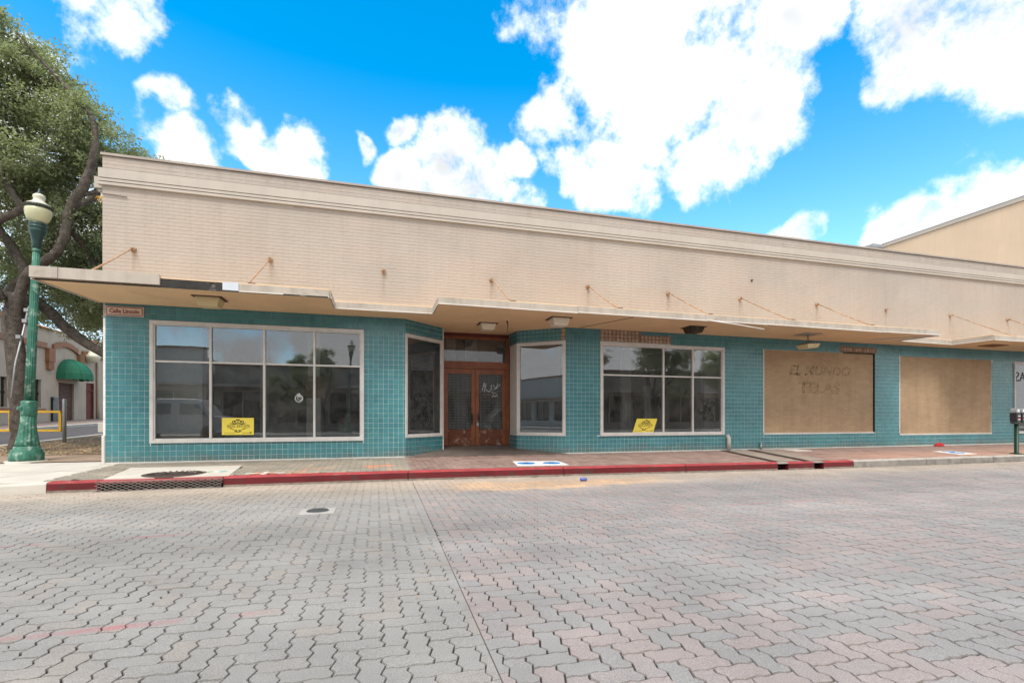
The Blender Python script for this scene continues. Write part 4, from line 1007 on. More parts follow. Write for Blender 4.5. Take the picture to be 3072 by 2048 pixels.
# canopy lights -------------------------------------------------------
def canopy_light(x, y, w, h, label, mat, hang=0., tilt=0., plate=True):
    t = thing('canopy_light', (x, y, SOF), label, 'light', 'light boxes under the canopy')
    z1 = SOF-hang
    if plate:
        m = MB(); m.box(x-w*.62, x+w*.62, y-w*.55, y+w*.55, SOF-.016, SOF-.001); m.build('mount_plate', mt_fascia if hang else mt_rustdark, t)
    m = MB(); n = [(-1,-1),(1,-1),(1,1),(-1,1)]; v = []
    for (s_, zz) in ((1., z1-.017), (.98, z1-.05), (.80, z1-h), (.72, z1-h-.008)): v += [(x+a*w*.5*s_, y+b*w*.45*s_, zz+a*tilt*w) for a, b in n]
    f = [(3, 2, 1, 0)]+[(k*4+j, k*4+(j+1) % 4, (k+1)*4+(j+1) % 4, (k+1)*4+j) for k in range(3) for j in range(4)]+[(12, 13, 14, 15)]
    f = [q[::-1] for q in f]; m.mesh(v, f); m.build('diffuser', mat, t)
    if hang:
        m = MB()
        for a in (-1, 1): m.tube([(x, y, SOF-.016), (x+.012*a, y, SOF-hang*.5), (x+a*w*.22, y, z1-.02)], .006, 5)
        m.build('cord', mt_rustdark, t)
        m = MB(); m.box(x-w*.45, x+w*.45, y-w*.4, y+w*.4, z1-.016, z1-.004); m.build('top_tray', mt_rustdark, t)
canopy_light(-3.02, 10.30, .40, .17, 'tan light box under the canopy above the four-bay left window', mt_lens)
canopy_light(2.56, 11.35, .36, .15, 'cream light box under the canopy straight in front of the doors', mt_lenspale)
canopy_light(3.99, 10.30, .40, .17, 'cream light box just right of the entrance, nearer the street', mt_lenspale)
canopy_light(7.62, 10.40, .38, .14, 'blackened light box with no lens above the window right of the entrance', M('burnt_light_box', (.05, .04, .025), .8, .3, 9, dirt=((.22, .16, .07), .7, 7, .55)))
canopy_light(11.25, 10.45, .42, .12, 'light box dangling by its cord above the lettered brick panel', mt_lens, hang=.26, tilt=.03)
m = MB(); m.box(18.2, 18.9, 10.3, 10.7, SOF-.02, SOF-.001); o = m.build('rusted_light_base', M('rust_patch', (.22, .10, .05), .9, .3, 6), None); o['label'] = 'rusty empty light base under the canopy at far right'; o['category'] = 'light'

# ------------------------------------------------------------------ parking meter
t = thing('parking_meter', (16.30, 8.72, -.05), 'green post with two black parking meter heads by the kerb at far right', 'parking meter')
mx_, my_ = 16.30, 8.72
m = MB(); m.lathe((mx_, my_, -.06), [(.15, 0), (.15, .014), (.065, .03), (.05, .04), (.05, .80), (0, .80)], 16); m.build('post', mt_metergreen, t)
m = MB(); m.box(mx_-.19, mx_+.27, my_-.05, my_+.05, .735, .775); m.build('yoke', mt_lampgold, t)
for dx in (-.08, .20):
    def HF(x, y, z): return (mx_+dx+x, my_+y, .78+z)
    prof = [(-.085, 0), (.085, 0), (.105, .06), (.105, .24), (.09, .255), (-.09, .255), (-.105, .24), (-.105, .06)]
    m = MB(); n = len(prof)
    v = [HF(a*(.94), y, b) for y in (-.085,) for a, b in prof]+[HF(a, y, b) for y in (-.065, .07) for a, b in prof]
    m.mesh(v, [tuple(range(n))]+[(k*n+j, (k+1)*n+j, (k+1)*n+(j+1) % n, k*n+(j+1) % n) for k in range(2) for j in range(n)]+[tuple(range(2*n, 3*n))[::-1]]); hd = m.build('meter_head', mt_meter, t)
    m = MB(); dome = [(-.095, .256), (.095, .256), (.09, .30), (.065, .345), (.02, .365), (-.02, .365), (-.065, .345), (-.09, .30)]
    v = [HF(a, y, b) for y in (-.07, .06) for a, b in dome]; n = 8
    m.mesh(v, [tuple(range(8)), tuple(range(8, 16))[::-1]]+[(j, 8+j, 8+(j+1) % 8, (j+1) % 8) for j in range(8)]); m.build('dome', mt_metersilver, hd)
    m = MB(); m.mesh([HF(-.055, -.074, .275), HF(.055, -.074, .275), HF(.045, -.072, .335), HF(-.045, -.072, .335)], [(0,1,2,3)]); m.build('display', mt_white, hd)
    m = MB(); m.box(mx_+dx-.05, mx_+dx+.05, my_-.092, my_-.086, .93, .955); m.box(mx_+dx-.05, mx_+dx+.05, my_-.092, my_-.086, .84, .865); m.build('label_plate', mt_white, hd)
    m = MB(); m.box(mx_+dx-.05, mx_+dx+.05, my_-.092, my_-.086, .868, .895); m.build('red_label', mt_redcloth, hd)

def slim(o):
    for ch in o.children:
        if ch.data:
            for v in ch.data.vertices: v.co.x = mx_+(v.co.x-mx_)*.74
        slim(ch)
slim(t)

# ------------------------------------------------------------------ street lamp
def street_lamp(x, y, z, lean, label, group='street lamps'):
    t = thing('street_lamp', (x, y, z), label, 'street lamp', group); c = (x, y, z)
    m = MB(); m.lathe(c, [(.45, -.05), (.45, .03), (.43, .045), (0, .045)], 32, lean=lean); m.build('concrete_footing', mt_concrete, t)
    m = MB(); m.lathe(c, [(.365, .045), (.37, .10), (.365, .20), (.33, .24), (.335, .27), (.28, .30), (.285, .33), (.265, .345)], 48, lean=lean)
    m.lathe(c, [(.262, .345), (.235, .45), (.195, .62), (.165, .80), (.16, .98)], 96, 0, 16, .035, lean=lean)
    m.lathe(c, [(.162, .98), (.175, 1.0), (.17, 1.03), (.178, 1.05), (.178, 1.20), (.165, 1.23), (.175, 1.25), (.17, 1.28), (.12, 1.30)], 40, lean=lean)
    for k in range(6):
        q = k*math.pi/3+.3; m.lathe((x+.178*math.cos(q), y+.178*math.sin(q), z+1.10), [(.035, 0), (.04, .03), (.03, .07), (0, .075)], 8, lean=lean)
    m.build('base', mt_lampgreen, t)
    m = MB(); m.lathe(c, [(.108, 1.28), (.102, 2.0), (.094, 3.0), (.084, 3.9), (.077, 4.42)], 96, 0, 14, .05, lean=lean); m.lathe(c, [(.088, 4.40), (.095, 4.43), (.088, 4.46), (.08, 4.48)], 24, lean=lean); m.build('shaft', mt_lampgreen, t)
    m = MB(); m.lathe(c, [(.085, 4.47), (.10, 4.50), (.105, 4.60), (.135, 4.72), (.185, 4.82), (.19, 4.86), (.175, 4.88), (.20, 4.90), (.20, 4.925), (.18, 4.94), (.195, 4.96), (.195, 5.00), (.17, 5.01)], 28, lean=lean); m.build('fitter', mt_lampdark, t)
    m = MB(); m.lathe(c, [(.165, 5.0), (.23, 5.07), (.275, 5.16), (.292, 5.24), (.285, 5.30)], 28, lean=lean); gl = m.build('globe', mt_globe, t)
    m = MB(); m.lathe(c, [(.295, 5.295), (.305, 5.31), (.305, 5.355), (.292, 5.365)], 28, lean=lean)
    for k in range(36):
        q = k*math.pi/18; m.lathe((x+.305*math.cos(q)+lean[0]*5.3, y+.305*math.sin(q)+lean[1]*5.3, z+5.315), [(.010, 0), (.010, .035), (0, .035)], 5)
    m.build('crown_ring', mt_lampgold, t)
    m = MB(); m.lathe(c, [(.29, 5.36), (.24, 5.40), (.17, 5.43), (.125, 5.47), (.115, 5.51), (.135, 5.54), (.13, 5.575), (.10, 5.60), (.065, 5.615)], 28, lean=lean); m.build('globe_cap', mt_globetop, t)
    m = MB(); m.lathe(c, [(.07, 5.61), (.07, 5.635), (.03, 5.65), (.035, 5.68), (.02, 5.70), (0, 5.74)], 14, lean=lean); m.build('finial', mt_lampdark, t)
    for ch in t.children:                                  # slimmer and a little shorter
        for v in ch.data.vertices:
            q = v.co; lx, ly = x+lean[0]*(q.z-z), y+lean[1]*(q.z-z)
            v.co = (lx+(q.x-lx)*.72, ly+(q.y-ly)*.72, z+(q.z-z)*.962)
    return t
lamp = street_lamp(-6.79, 12.01, -.0, (.044, -.012), 'green fluted street lamp with a cream globe at the corner left of the shop')
m = MB(); m.tube([(-7.06, 12.05, 1.3), (-7.02, 12.1, 2.0), (-7.0, 12.3, 2.7), (-7.25, 12.9, 3.3)], .018, 6)
for k, p in enumerate(((-7.02, 12.2, 2.55), (-7.06, 12.45, 2.92), (-7.2, 12.75, 3.2))): m.box(p[0]-.04, p[0]+.04, p[1]-.03, p[1]+.03, p[2]-.035, p[2]+.035)
o = m.build('conduit', mt_galv, None); o['label'] = 'grey conduit with junction boxes running between lamp post and oak trunk'; o['category'] = 'conduit'

# ------------------------------------------------------------------ side street at left
SL = .0275
def gzs(y): return SL*(y-11.3)
def strip(name, x0, x1, y0, y1, mat, dz=0., dy=.0, kind='structure'):
    m = MB(); m.mesh([(x0, y0, gzs(y0)+dz), (x1, y0, gzs(y0)+dz), (x1, y1, gzs(y1)+dz), (x0, y1, gzs(y1)+dz)]+[(x0, y0, -.6), (x1, y0, -.6), (x1, y1, -.6), (x0, y1, -.6)], [(0,1,2,3),(0,4,5,1),(1,5,6,2),(2,6,7,3),(3,7,4,0)])
    return m.build(name, mat, kind=kind)
strip('planting_strip', -9.6, -5.19, 13.36, 60, mt_dirt, .012)
strip('side_street', -14.6, -9.86, 9.2, 60, mt_asphalt, -.10)
strip('side_kerb', -9.85, -9.61, 13.36, 60, mt_concrete, .02)
strip('far_kerb', -14.9, -14.61, 12, 60, mt_concrete, .03)
strip('far_pavement', -18.3, -14.91, 12, 60, M('brown_paving', (.25, .19, .155), .9, .2, 3), .02)
# leaf litter on the dirt
N = 5200; v = []; f = []; rn = []
for k in range(N):
    if k < 4600: x, y = random.uniform(-9.5, -5.25), 13.2+abs(random.gauss(0, 4)); z = gzs(y)+.02
    else: x, y = random.uniform(-6, 14), random.choice((random.uniform(8.0, 8.7), random.uniform(3, 8.6))); z = ROADZ+.006
    s_ = random.uniform(.02, .05) if k < 4600 else random.uniform(.008, .022); q = random.uniform(0, 6.3); c_, d_ = math.cos(q)*s_, math.sin(q)*s_
    if k >= 4600 and k % 3: continue
    b = len(v); h = random.uniform(0, .014)
    v += [(x-c_, y-d_, z+h), (x+d_*.5, y-c_*.5, z), (x+c_, y+d_, z+random.uniform(0, .014)), (x-d_*.5, y+c_*.5, z+.004)]; f.append((b, b+1, b+2, b+3)); rn.append(random.uniform(.001, .999))
me = bpy.data.meshes.new('leaf_litter'); me.from_pydata(v, [], f); me.materials.append(mt_litter); at = me.attributes.new('rnd', 'FLOAT', 'FACE'); at.data.foreach_set('value', rn)
o = link('leaf_litter', me); o['kind'] = 'stuff'; o['label'] = 'dry fallen leaves scattered on the planting strip and gutter'
# yellow barrier
t = thing('street_barrier', (-10.0, 17.2, gzs(17.2)), 'yellow painted pipe barrier across the side street behind the lamp', 'barrier')
def BP(s_): return (-8.78-s_*4.6, 16.97+s_*1.28)
g0 = gzs(17)
for (za, zb, nm) in ((1.04, 1.10, 'top_rail'), (.50, .56, 'bottom_rail')):
    m = MB(); a, b = BP(0), BP(1); F = frame((a[0], a[1], 0), (b[0]-a[0], b[1]-a[1])); L = math.hypot(b[0]-a[0], b[1]-a[1]); fbox(m, F, 0, L, -.03, .03, za, zb); m.build(nm, mt_yellow, t)
for s_, w in ((.005, .03), (.30, .06), (.62, .06), (.98, .06)):
    m = MB(); p = BP(s_); m.box(p[0]-w, p[0]+w, p[1]-.026, p[1]+.026, .14 if s_ > .5 else .5, 1.045); m.build('upright', mt_yellow, t)
m = MB(); p = BP(-.02); m.lathe((p[0], p[1], gzs(16.9)-.1), [(.045, 0), (.045, 1.36), (.03, 1.39), (0, 1.39)], 12)
o = m.build('bollard_post', mt_galv, None); o['label'] = 'grey steel post at the end of the yellow barrier'; o['category'] = 'post'

# building across the side street (its front faces the shop, along Y)
bb = thing('stucco_building', (-18.3, 34, .6), 'cream stucco building with brown arched trim across the side street', 'building')
FS = frame((-18.3, 0, 0), (0, 1))                         # along = world Y, outward = +X
op = [(35.12, 36.65, .4, 2.98), (37.96, 38.77, .4, 3.14), (32.92, 33.55, 1.45, 3.02), (29.9, 30.95, 1.43, 2.97)]
m = MB()
for a0, a1, z0, z1 in rects(22, 52, -.5, 5.95, op): fbox(m, FS, a0, a1, 0, .3, z0, z1)
m.build('wall', mt_stucco, bb)
m = MB(); m.prism([(-18.7, 22), (-18.32, 22), (-18.32, 52), (-18.7, 52)][::-1], 5.96, 6.06); m.build('wall_coping', mt_rooftile, bb)
m = MB(); m.mesh([(-18.1, 22, 5.98), (-18.1, 34.6, 5.98), (-21, 34.6, 7.1), (-21, 22, 7.1)], [(0,1,2,3)]); m.build('tiled_roof', mt_rooftile, bb)
for (a0, a1) in ((22, 33.9), (34.5, 36.93), (37.44, 46)):
    m = MB(); n = 12
    for k in range(n):
        p, q = a0+(a1-a0)*k/n, a0+(a1-a0)*(k+1)/n
        hh = (lambda s_: .30*math.sin(math.pi*(s_-a0)/(a1-a0))) if a1-a0 < 5 else (lambda s_: 0)
        v = [FS(s_, d, zz+hh(s_)) for zz in (4.86, 5.16) for d in (-.12, 0) for s_ in (p, q)]
        m.mesh(v, [(0,2,3,1),(4,5,7,6),(0,1,5,4),(2,6,7,3)]+([(0,4,6,2)] if k == 0 else [])+([(1,3,7,5)] if k == n-1 else []))
    m.build('cornice', mt_brown, bb)
for a0, a1 in ((33.92, 34.48), (36.95, 37.42)):
    m = MB(); fbox(m, FS, a0, a1, -.2, -.002, 4.1, 4.88); fbox(m, FS, a0+.05, a1-.05, -.16, -.002, 3.66, 4.1)
    for k in range(2): fbox(m, FS, a0+.12+.2*k, a0+.2+.2*k, -.205, -.2, 4.3, 4.75)
    m.build('bracket', mt_brown, bb)
m = MB(); fbox(m, FS, 35.12, 36.65, .12, .16, .45, 2.98); rdr = m.build('rolling_shutter', mt_rolldoor, bb)
z = .62
while z < 2.95:
    m = MB(); m.mesh([FS(35.14, .118, z), FS(36.63, .118, z), FS(36.63, .085, z+.05), FS(35.14, .085, z+.05), FS(36.63, .118, z+.10), FS(35.14, .118, z+.10)], [(0,1,2,3),(3,2,4,5)]); m.build('slat', mt_rolldoor, rdr); z += .11
m = MB(); fbox(m, FS, 37.96, 38.77, .08, .12, .5, 3.14); fbox(m, FS, 37.93, 38.8, -.01, .03, 2.62, 2.70); fbox(m, FS, 38.74, 38.82, -.03, .05, .5, 3.16); m.build('red_door', mt_reddoor, bb)
for a0, a1, z0, z1 in op[2:]:
    m = MB(); fbox(m, FS, a0, a1, .14, .16, z0, z1); wn = m.build('window', mt_carglass, bb); m = MB(); fbox(m, FS, (a0+a1)/2-.03, (a0+a1)/2+.03, .10, .139, z0, z1); fbox(m, FS, a0, a1, .10, .138, (z0+z1)/2-.03, (z0+z1)/2+.03); m.build('glazing_bar', mt_black, wn)
    m = MB(); fbox(m, FS, a0-.2, a1+.3, -.08, .0, z0-.2, z0-.05); m.build('sill', mt_brown, wn)
m = MB(); m.tube([FS(39.2, -.1, .7), FS(39.2, -.1, 1.4), FS(39.15, -.1, 4.9)], .1, 8); m.build('downpipe', mt_stucco, bb)
m = MB(); n = 10; rows = 7; V = []
for r in range(rows+1):
    el = r/rows*math.pi/2
    for k in range(n+1):
        az = math.pi*k/n; rr = math.cos(el)
        V.append(FS(36.0-1.12*math.cos(az)*(rr if r < rows else 0.001)*1.0, -1.25*math.sin(az)*rr-.01, 3.33+1.12*math.sin(el)))
Fc = [(r*(n+1)+k, r*(n+1)+k+1, (r+1)*(n+1)+k+1, (r+1)*(n+1)+k) for r in range(rows) for k in range(n)]
m.mesh(V, Fc, 0, 0, False)
base_i = [k for k in range(n+1)]
for k in range(n):
    a, b = Vector(V[k]), Vector(V[k+1]); mid = (a+b)/2; m.face([a, b, b-Vector((0, 0, .12)), mid-Vector((0, 0, .17)), a-Vector((0, 0, .12))])
aw = m.build('awning', mt_awning, bb)
m = MB()
for k in range(1, n, 2): m.tube([V[r*(n+1)+k]+Vector((.01, 0, .006)) for r in range(rows+1)], .014, 4)
m.build('awning_rib', mt_awning, aw)
m = MB(); fbox(m, FS, 34.4, 34.85, -.12, -.01, .62, 2.08); fbox(m, FS, 34.45, 34.8, -.15, -.12, 1.9, 2.0); o = m.build('door_shutter_box', mt_meter, bb)
m = MB(); p = FS(38.0, -.35, 4.45); m.lathe(p, [(.12, 0), (.3, .1), (.42, .36), (.45, .5), (.3, .52), (.2, .75), (.2, .8)], 12); m.build('wall_lantern', mt_globetop, bb)
m = MB(); m.box(-19, -18.62, 22, 52, -.5, 5.9); m.box(-30, -19, 51.7, 52, -.5, 5.9); m.build('rear_wall', mt_stucco, bb)

# ochre building beyond the shop on the right
ob = thing('ochre_building', (27, 14, 0), 'tall ochre stucco building rising behind the right end of the shop', 'building')
m = MB(); m.box(27, 50, 9.0, 20.2, -.5, 10.28); m.build('wall', mt_beige, ob)
m = MB(); m.box(26.94, 50, 8.95, 20.26, 10.285, 10.46); m.build('coping', mt_band, ob)
m = MB(); m.box(26.93, 50, 8.94, 20.27, 10.462, 10.49); m.build('flashing', mt_galv, ob)
for k, (y, h) in enumerate(((20.9, 10.55), (22.0, 10.5))):
    m = MB(); m.tube([(27.0, y, 5.4), (27.0, y, h-.3)], .12, 8); m.box(26.55, 27.45, y-.45, y+.45, h-.3, h); m.build('roof_vent', mt_galv, ob)

# ------------------------------------------------------------------ oak tree
def oak(x, y, z, label, limbs, crown, seed, nleaf, group):
    rg = np.random.default_rng(seed)
    t = thing('oak_tree', (x, y, z), label, 'tree', group)
    m = MB()
    for pts, rad in limbs:
        P = [Vector(p) for p in pts]; Q = []; R = []
        for k in range(len(P)-1):
            for s_ in range(5):
                u = s_/5; p0 = P[max(k-1, 0)]; p1 = P[k]; p2 = P[k+1]; p3 = P[min(k+2, len(P)-1)]
                Q.append(.5*((2*p1)+(p2-p0)*u+(2*p0-5*p1+4*p2-p3)*u*u+(3*p1-p0-3*p2+p3)*u**3)+Vector(rg.normal(0, .008, 3)))
                R.append((rad[k]+(rad[k+1]-rad[k])*u)*float(rg.uniform(.94, 1.07)))
        Q.append(P[-1]); R.append(rad[-1]); m.tube(Q, [q*.64 for q in R], 12)
    m.build('trunk', mt_bark, t)
    # twigs and leaves: clumps inside the crown's lobes
    tw = MB(); C = []; cr = []
    vol = np.array([c[3]*c[4]*c[5] for c in crown]); nc = (vol/vol.sum()*nleaf/46).astype(int)+2
    for c, n_ in zip(crown, nc):
        for _ in range(n_):
            d = rg.normal(0, 1, 3); d /= np.linalg.norm(d); r = rg.uniform(.25, 1.0)**.45
            p = np.array(c[:3])+d*r*np.array(c[3:6])*rg.uniform(.85, 1.22)
            if noise.noise(Vector(p*1.15)) < -.06: continue
            C.append(p); cr.append(rg.uniform(.001, .999))
            if rg.uniform() < .42:
                b = np.array(c[:3])+d*r*.4*np.array(c[3:6]); tw.tube([tuple(b), tuple((b+p)/2+rg.normal(0, .06, 3)), tuple(p)], [.016, .011, .005], 4, cap=False)
    tw.build('twigs', mt_bark, t, kind='stuff')
    C = np.array(C); per = 46; N = len(C)*per
    off = rg.normal(0, 1, (N, 3)); off /= np.linalg.norm(off, axis=1, keepdims=True); off *= (rg.uniform(0, 1, (N, 1))**.5)*np.array([.27, .27, .17])
    cen = np.repeat(C, per, 0)+off
    a = off/np.linalg.norm(off, axis=1, keepdims=True)+rg.normal(0, .55, (N, 3)); a /= np.linalg.norm(a, axis=1, keepdims=True)
    up = np.tile([0, 0, 1.], (N, 1))+rg.normal(0, .5, (N, 3)); b = np.cross(a, up); b /= np.linalg.norm(b, axis=1, keepdims=True)
    L = rg.uniform(.030, .055, (N, 1)); Wd = L*rg.uniform(.34, .5, (N, 1))
    nrm = np.cross(a, b)
    V = np.stack([cen-a*L, cen+b*Wd-nrm*.006, cen+a*L, cen-b*Wd-nrm*.006], 1).reshape(-1, 3)
    me = bpy.data.meshes.new('crown'); me.vertices.add(N*4); me.vertices.foreach_set('co', V.ravel()); me.loops.add(N*4); me.loops.foreach_set('vertex_index', np.arange(N*4))
    me.polygons.add(N); me.polygons.foreach_set('loop_start', np.arange(N)*4); me.polygons.foreach_set('loop_total', np.full(N, 4))
    at = me.attributes.new('rnd', 'FLOAT', 'FACE'); at.data.foreach_set('value', np.clip(np.repeat(cr, per)*.6+rg.uniform(0, .4, N), .001, .999))
    me.materials.append(mt_leaf); me.update(calc_edges=True); me.validate()
    link('crown', me, t); return t
limbs = [([(-8.02, 13.98, 0.0), (-8.02, 13.99, .5), (-8.06, 13.99, 1.7), (-8.18, 14.02, 3.0), (-8.12, 14.0, 3.8)], [.40, .29, .27, .28, .24]),
         ([(-8.16, 14.0, 3.3), (-7.85, 13.9, 4.2), (-7.35, 13.8, 4.62), (-7.08, 13.72, 4.95), (-6.98, 13.7, 5.4), (-6.94, 13.68, 5.75), (-6.60, 13.58, 6.3), (-6.36, 13.52, 7.05), (-6.38, 13.52, 7.85), (-6.71, 13.61, 8.27), (-7.18, 13.74, 8.83), (-7.6, 13.86, 9.31), (-8.1, 14.0, 9.9)], [.17, .16, .15, .16, .15, .14, .16, .12, .08, .07, .06, .045, .03]),
         ([(-8.2, 14.02, 3.1), (-8.35, 14.3, 3.9), (-8.12, 14.32, 4.36), (-8.55, 14.44, 5.16), (-9.2, 14.57, 6.1), (-9.7, 14.7, 7.6)], [.22, .2, .18, .16, .12, .06]),
         ([(-8.15, 14.0, 3.0), (-8.5, 15.2, 3.9), (-8.21, 15.28, 3.68), (-7.55, 15.09, 3.07), (-6.64, 14.84, 2.47), (-5.9, 14.9, 2.3)], [.2, .2, .2, .19, .16, .12]),
         ([(-8.3, 14.1, 3.3), (-9.0, 15.9, 4.6), (-8.63, 15.92, 5.4), (-7.9, 15.65, 5.85), (-7.38, 15.57, 5.13), (-7.0, 15.48, 4.4)], [.2, .17, .15, .13, .12, .10]),
         ([(-8.3, 13.8, 3.6), (-8.6, 13.6, 4.9), (-8.1, 13.48, 5.31), (-7.67, 13.36, 5.57), (-7.92, 13.43, 6.06), (-8.05, 13.45, 6.6), (-8.3, 13.6, 7.6)], [.18, .13, .12, .11, .09, .08, .04]),
         ([(-6.94, 13.68, 5.75), (-6.3, 14.3, 6.6), (-5.6, 15.0, 7.3), (-5.0, 15.4, 7.9)], [.12, .09, .06, .03]),
         ([(-9.2, 14.57, 6.1), (-8.6, 15.0, 7.6), (-8.0, 15.2, 9.0)], [.1, .07, .03]),
         ([(-6.7, 13.6, 6.1), (-5.9, 13.9, 6.5), (-5.3, 14.4, 6.9)], [.08, .06, .03])]
crown = [(-8.6, 14.4, 9.4, 1.1, 1.3, .9), (-7.6, 14.2, 8.6, .95, 1.1, .8), (-6.75, 14.1, 7.9, .75, 1.0, .7), (-8.9, 14.3, 8.0, 1.2, 1.2, 1.0), (-7.8, 14.5, 7.3, 1.1, 1.2, .9), (-6.7, 14.6, 6.9, .9, 1.0, .75), (-5.8, 14.7, 7.2, .75, .8, .55), (-5.1, 15.0, 7.35, .6, .7, .42),
         (-9.0, 14.2, 6.6, 1.0, 1.1, .8), (-7.9, 13.9, 6.2, .8, .7, .6), (-8.0, 15.8, 6.6, 1.2, .9, .9), (-6.6, 15.5, 6.0, .8, .8, .7), (-9.4, 15.5, 5.4, 1.0, 1.0, .7), (-7.6, 16.2, 5.2, .9, .8, .7), (-6.5, 15.4, 4.6, .7, .7, .55), (-7.2, 15.6, 3.9, .9, .8, .5), (-5.9, 15.4, 3.6, .8, .7, .55), (-6.3, 15.6, 2.95, .7, .6, .35), (-8.8, 15.8, 4.3, .8, .6, .5), (-10.2, 14.4, 8.2, 1.2, 1.2, 1.1), (-10.4, 14.6, 6.4, 1.1, 1.0, .9), (-7.3, 13.9, 5.9, .5, .5, .35), (-8.5, 13.1, 7.4, .9, .6, .8), (-8.9, 13.2, 8.6, .8, .6, .7), (-7.7, 13.1, 6.7, .5, .4, .45), (-8.9, 13.4, 9.9, .9, .8, .7), (-9.3, 13.0, 6.0, .8, .6, .7), (-8.0, 14.9, 5.4, .9, .7, .5), (-6.3, 14.4, 5.6, .5, .5, .5), (-7.0, 17.2, 8.4, 1.0, .8, .6), (-7.6, 16.6, 9.0, .8, .8, .6), (-6.6, 17.8, 8.15, .8, .7, .45), (-8.0, 16, 8.4, 1., 1., .8), (-7.3, 17.2, 7.4, 1., .8, .7), (-8.1, 16.9, 6.6, .9, .8, .8), (-8.0, 17, 5.2, 1., .8, .8), (-7.9, 17, 4.2, 1., .8, .6), (-8.6, 17.2, 3.6, .8, .7, .45), (-7.2, 15.9, 3.3, .8, .6, .4), (-10.4, 17, 4.6, 1.2, .8, .8), (-9.6, 16.8, 6.8, 1.1, .9, .9), (-6.9, 16.4, 3.9, .7, .6, .5), (-7.5, 16.6, 3.1, .8, .6, .35), (-6.6, 16.2, 4.9, .6, .6, .6), (-9.8, 19.5, 4.7, 1.2, 1., .9), (-10.6, 19.5, 5.8, 1.2, 1., 1.2), (-9.6, 19.2, 6.4, 1., 1., .9), (-8.9, 19., 5.0, 1., .9, .9)]
tree = oak(-8.02, 13.98, .05, 'large live oak with twisting dark limbs behind the street lamp', limbs, crown, 3, 310000, 'oak trees')

# ------------------------------------------------------------------ the far side of the street, mirrored in the shop windows
strip2 = MB(); strip2.box(-60, 80, -12, -6.5, -.4, -.06); strip2.build('opposite_pavement', mt_concrete, kind='structure')
def across_shop(x0, x1, yf, h, mat, label, n):
    t = thing('opposite_building', ((x0+x1)/2, yf, 0), label, 'building', 'shops across the street')
    Fo = frame((x1, yf, 0), (-1, 0)); L = x1-x0; bay = L/n
    hs = [(k*bay+.4, (k+1)*bay-.4, .5, 2.6) for k in range(n)]
    m = MB()
    for a0, a1, z0, z1 in rects(0, L, -.3, h, hs): fbox(m, Fo, a0, a1, 0, .3, z0, z1)
    fbox(m, Fo, 0, L, .3, 8, h-.6, h-.5); fbox(m, Fo, 0, .2, .3, 8, -.3, h-.6); fbox(m, Fo, L-.2, L, .3, 8, -.3, h-.6); m.build('wall', mat, t)
    m = MB(); fbox(m, Fo, -.06, L+.06, -.1, .34, h, h+.12); m.build('coping', mt_brown, t)
    m = MB(); fbox(m, Fo, 0, L, -1.5, -.002, 2.85, 3.0); m.build('canopy', mt_fascia, t)
    for q in hs:
        m = MB(); fbox(m, Fo, q[0], q[1], .2, .22, q[2], q[3]); wn = m.build('window', mt_carglass, t)
        m = MB()
        for a in (q[0], (q[0]+q[1])/2, q[1]-.06): fbox(m, Fo, a, a+.06, .12, .199, q[2], q[3])
        m.build('frame', mt_alu, wn)
across_shop(-75, -10.4, -12, 5.2, mt_int_white, 'plain white shop across the street, mirrored in the left-hand window', 18)
across_shop(-10.2, 3.0, -13, 4.3, mt_stucco, 'low cream shop row across the street, mirrored in the left-hand window', 4)
across_shop(3.2, 30, -13, 4.6, mt_stucco, 'long cream shop row across the street, mirrored in the doorway glass', 8)
l2 = copy_tree(lamp); l2.location = (-1.66, -7.2, -.06); l2['label'] = 'street lamp on the opposite pavement, mirrored in the left-hand window'
for k, (x, y, s_, lb) in enumerate(((-3.2, -10.4, .52, 'small round tree across the street behind the mirrored lamp'), (13.5, -9.6, .85, 'leafy tree across the street mirrored in the right-hand window'), (20, -9.8, .8, 'second leafy tree across the street further along'))):
    o = copy_tree(tree); o['label'] = lb; o.location = (x, y, -.06); o.scale = (s_, s_, s_); o.rotation_euler = (0, 0, 1.3+2*k)
def vehicle(x, y, rz, L, Wd, prof, wins, wheels, mat, name, label, cat):
    t = thing(name, (x, y, ROADZ), label, cat); c_, s_ = math.cos(rz), math.sin(rz)
    def V3(a, b, z): return (x+a*c_-b*s_, y+a*s_+b*c_, ROADZ+z)
    m = MB(); n = len(prof); st = ((-Wd/2, .86), (-Wd/2+.12, 1.), (Wd/2-.12, 1.), (Wd/2, .86)); v = []
    for b, k in st: v += [V3(a*(1 if k == 1 else .985), b*(1-.10*max(0, (z-.95))), .25+(z-.25)*(1 if k == 1 else .975)) for a, z in prof]
    m.mesh(v, [tuple(range(n))]+[(i*n+j, (i+1)*n+j, (i+1)*n+(j+1) % n, i*n+(j+1) % n) for i in range(3) for j in range(n)]+[tuple(range(3*n, 4*n))[::-1]]); m.build('body', mat, t)
    for q in wins:
        for sg_ in (-1, 1):
            m = MB(); m.face([V3(a, sg_*(Wd/2*(1-.10*max(0, z-.95))+.012), z) for a, z in (q if sg_ < 0 else q[::-1])]); m.build('side_window', mt_carglass, t)
    for a in wheels:
        for sg_ in (-1, 1):
            m = MB(); m.lathe((0, 0, 0), [(.2, -.11), (.32, -.11), (.345, -.08), (.345, .08), (.32, .11), (.2, .11)], 20); m.v = [V3(a+p[0], sg_*(Wd/2-.08)+p[2], .345+p[1]) for p in m.v]; wh = m.build('wheel', mt_tyre, t)
            m = MB(); m.lathe((0, 0, 0), [(.2, -.08), (.2, .09), (.06, .11), (0, .11)], 12); m.v = [V3(a+p[0], sg_*(Wd/2-.08)+sg_*p[2], .345+p[1]) for p in m.v]; m.build('rim', mt_metersilver, wh)
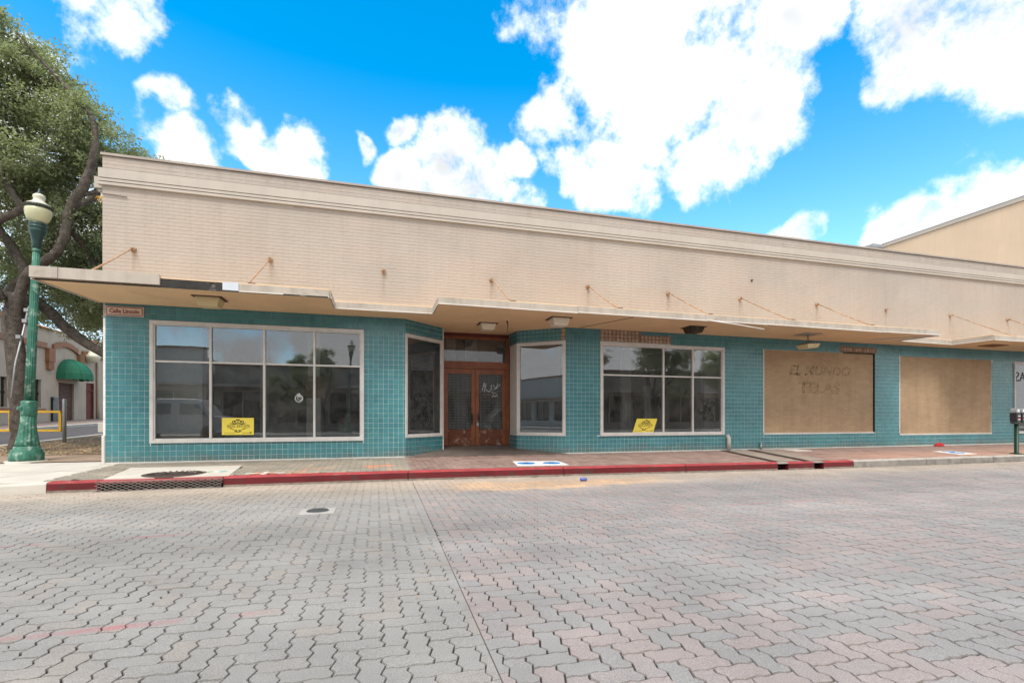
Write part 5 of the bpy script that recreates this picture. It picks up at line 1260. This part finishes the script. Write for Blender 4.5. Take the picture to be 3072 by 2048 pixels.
vehicle(-9.6, -5.6, 0, 4.8, 1.9, [(-2.4,.35),(2.3,.35),(2.4,.7),(2.3,1.1),(1.75,1.2),(1.2,1.95),(1.0,2.05),(-2.35,2.05),(-2.4,1.9)], [[(.25,1.25),(1.45,1.25),(1.05,1.8),(.25,1.8)], [(-1.0,1.3),(-.1,1.3),(-.1,1.8),(-1.0,1.8)]], (-1.55, 1.5), mt_carwhite, 'delivery_van', 'white delivery van parked across the street, mirrored in the left-hand window', 'van')
vehicle(9.2, -4.9, 0, 4.6, 1.85, [(-2.25,.4),(2.2,.4),(2.3,.75),(2.15,1.0),(1.3,1.1),(.6,1.62),(-1.7,1.68),(-2.2,1.1),(-2.3,.8)], [[(.15,1.12),(1.1,1.12),(.55,1.52),(.15,1.55)], [(-.9,1.12),(.05,1.12),(.05,1.56),(-.9,1.58)], [(-1.75,1.14),(-1.0,1.12),(-1.0,1.58),(-1.6,1.56)]], (-1.4, 1.45), mt_cargrey, 'parked_car', 'grey car parked across the street, mirrored in the right-hand window', 'car')

# ------------------------------------------------------------------ litter and small finishing things
m = MB(); m.lathe((0, 0, 0), [(.02, 0), (.033, .008), (.033, .11), (.026, .122), (0, .12)], 14); m.v = [(3.55+p[2]-.06, 7.96+p[0]*.9, ROADZ+.036+p[1]*.9) for p in m.v]
o = m.build('drink_can', mt_litterblue, None); o['label'] = 'crushed blue drink can lying in the gutter'; o['category'] = 'can'
m = MB(); rs = random.Random(8); ring = 12
for r in range(4):
    for k in range(ring):
        q = 2*math.pi*k/ring; rr = (1-r/3.3)*(1+.25*rs.uniform(-1, 1)); m.v.append((17.05+.20*rr*math.cos(q), 11.02+.12*rr*math.sin(q), .01+(.10*math.sin(r/3*1.57))*rs.uniform(.8, 1.1)))
for r in range(3):
    for k in range(ring): m.f.append((r*ring+k, r*ring+(k+1) % ring, (r+1)*ring+(k+1) % ring, (r+1)*ring+k)); m.mi.append(0); m.r.append(0); m.sm.append(True)
o = m.build('red_rag', mt_redcloth, None); o['label'] = 'crumpled red rag against the wall under the plain brick panel'; o['category'] = 'rag'
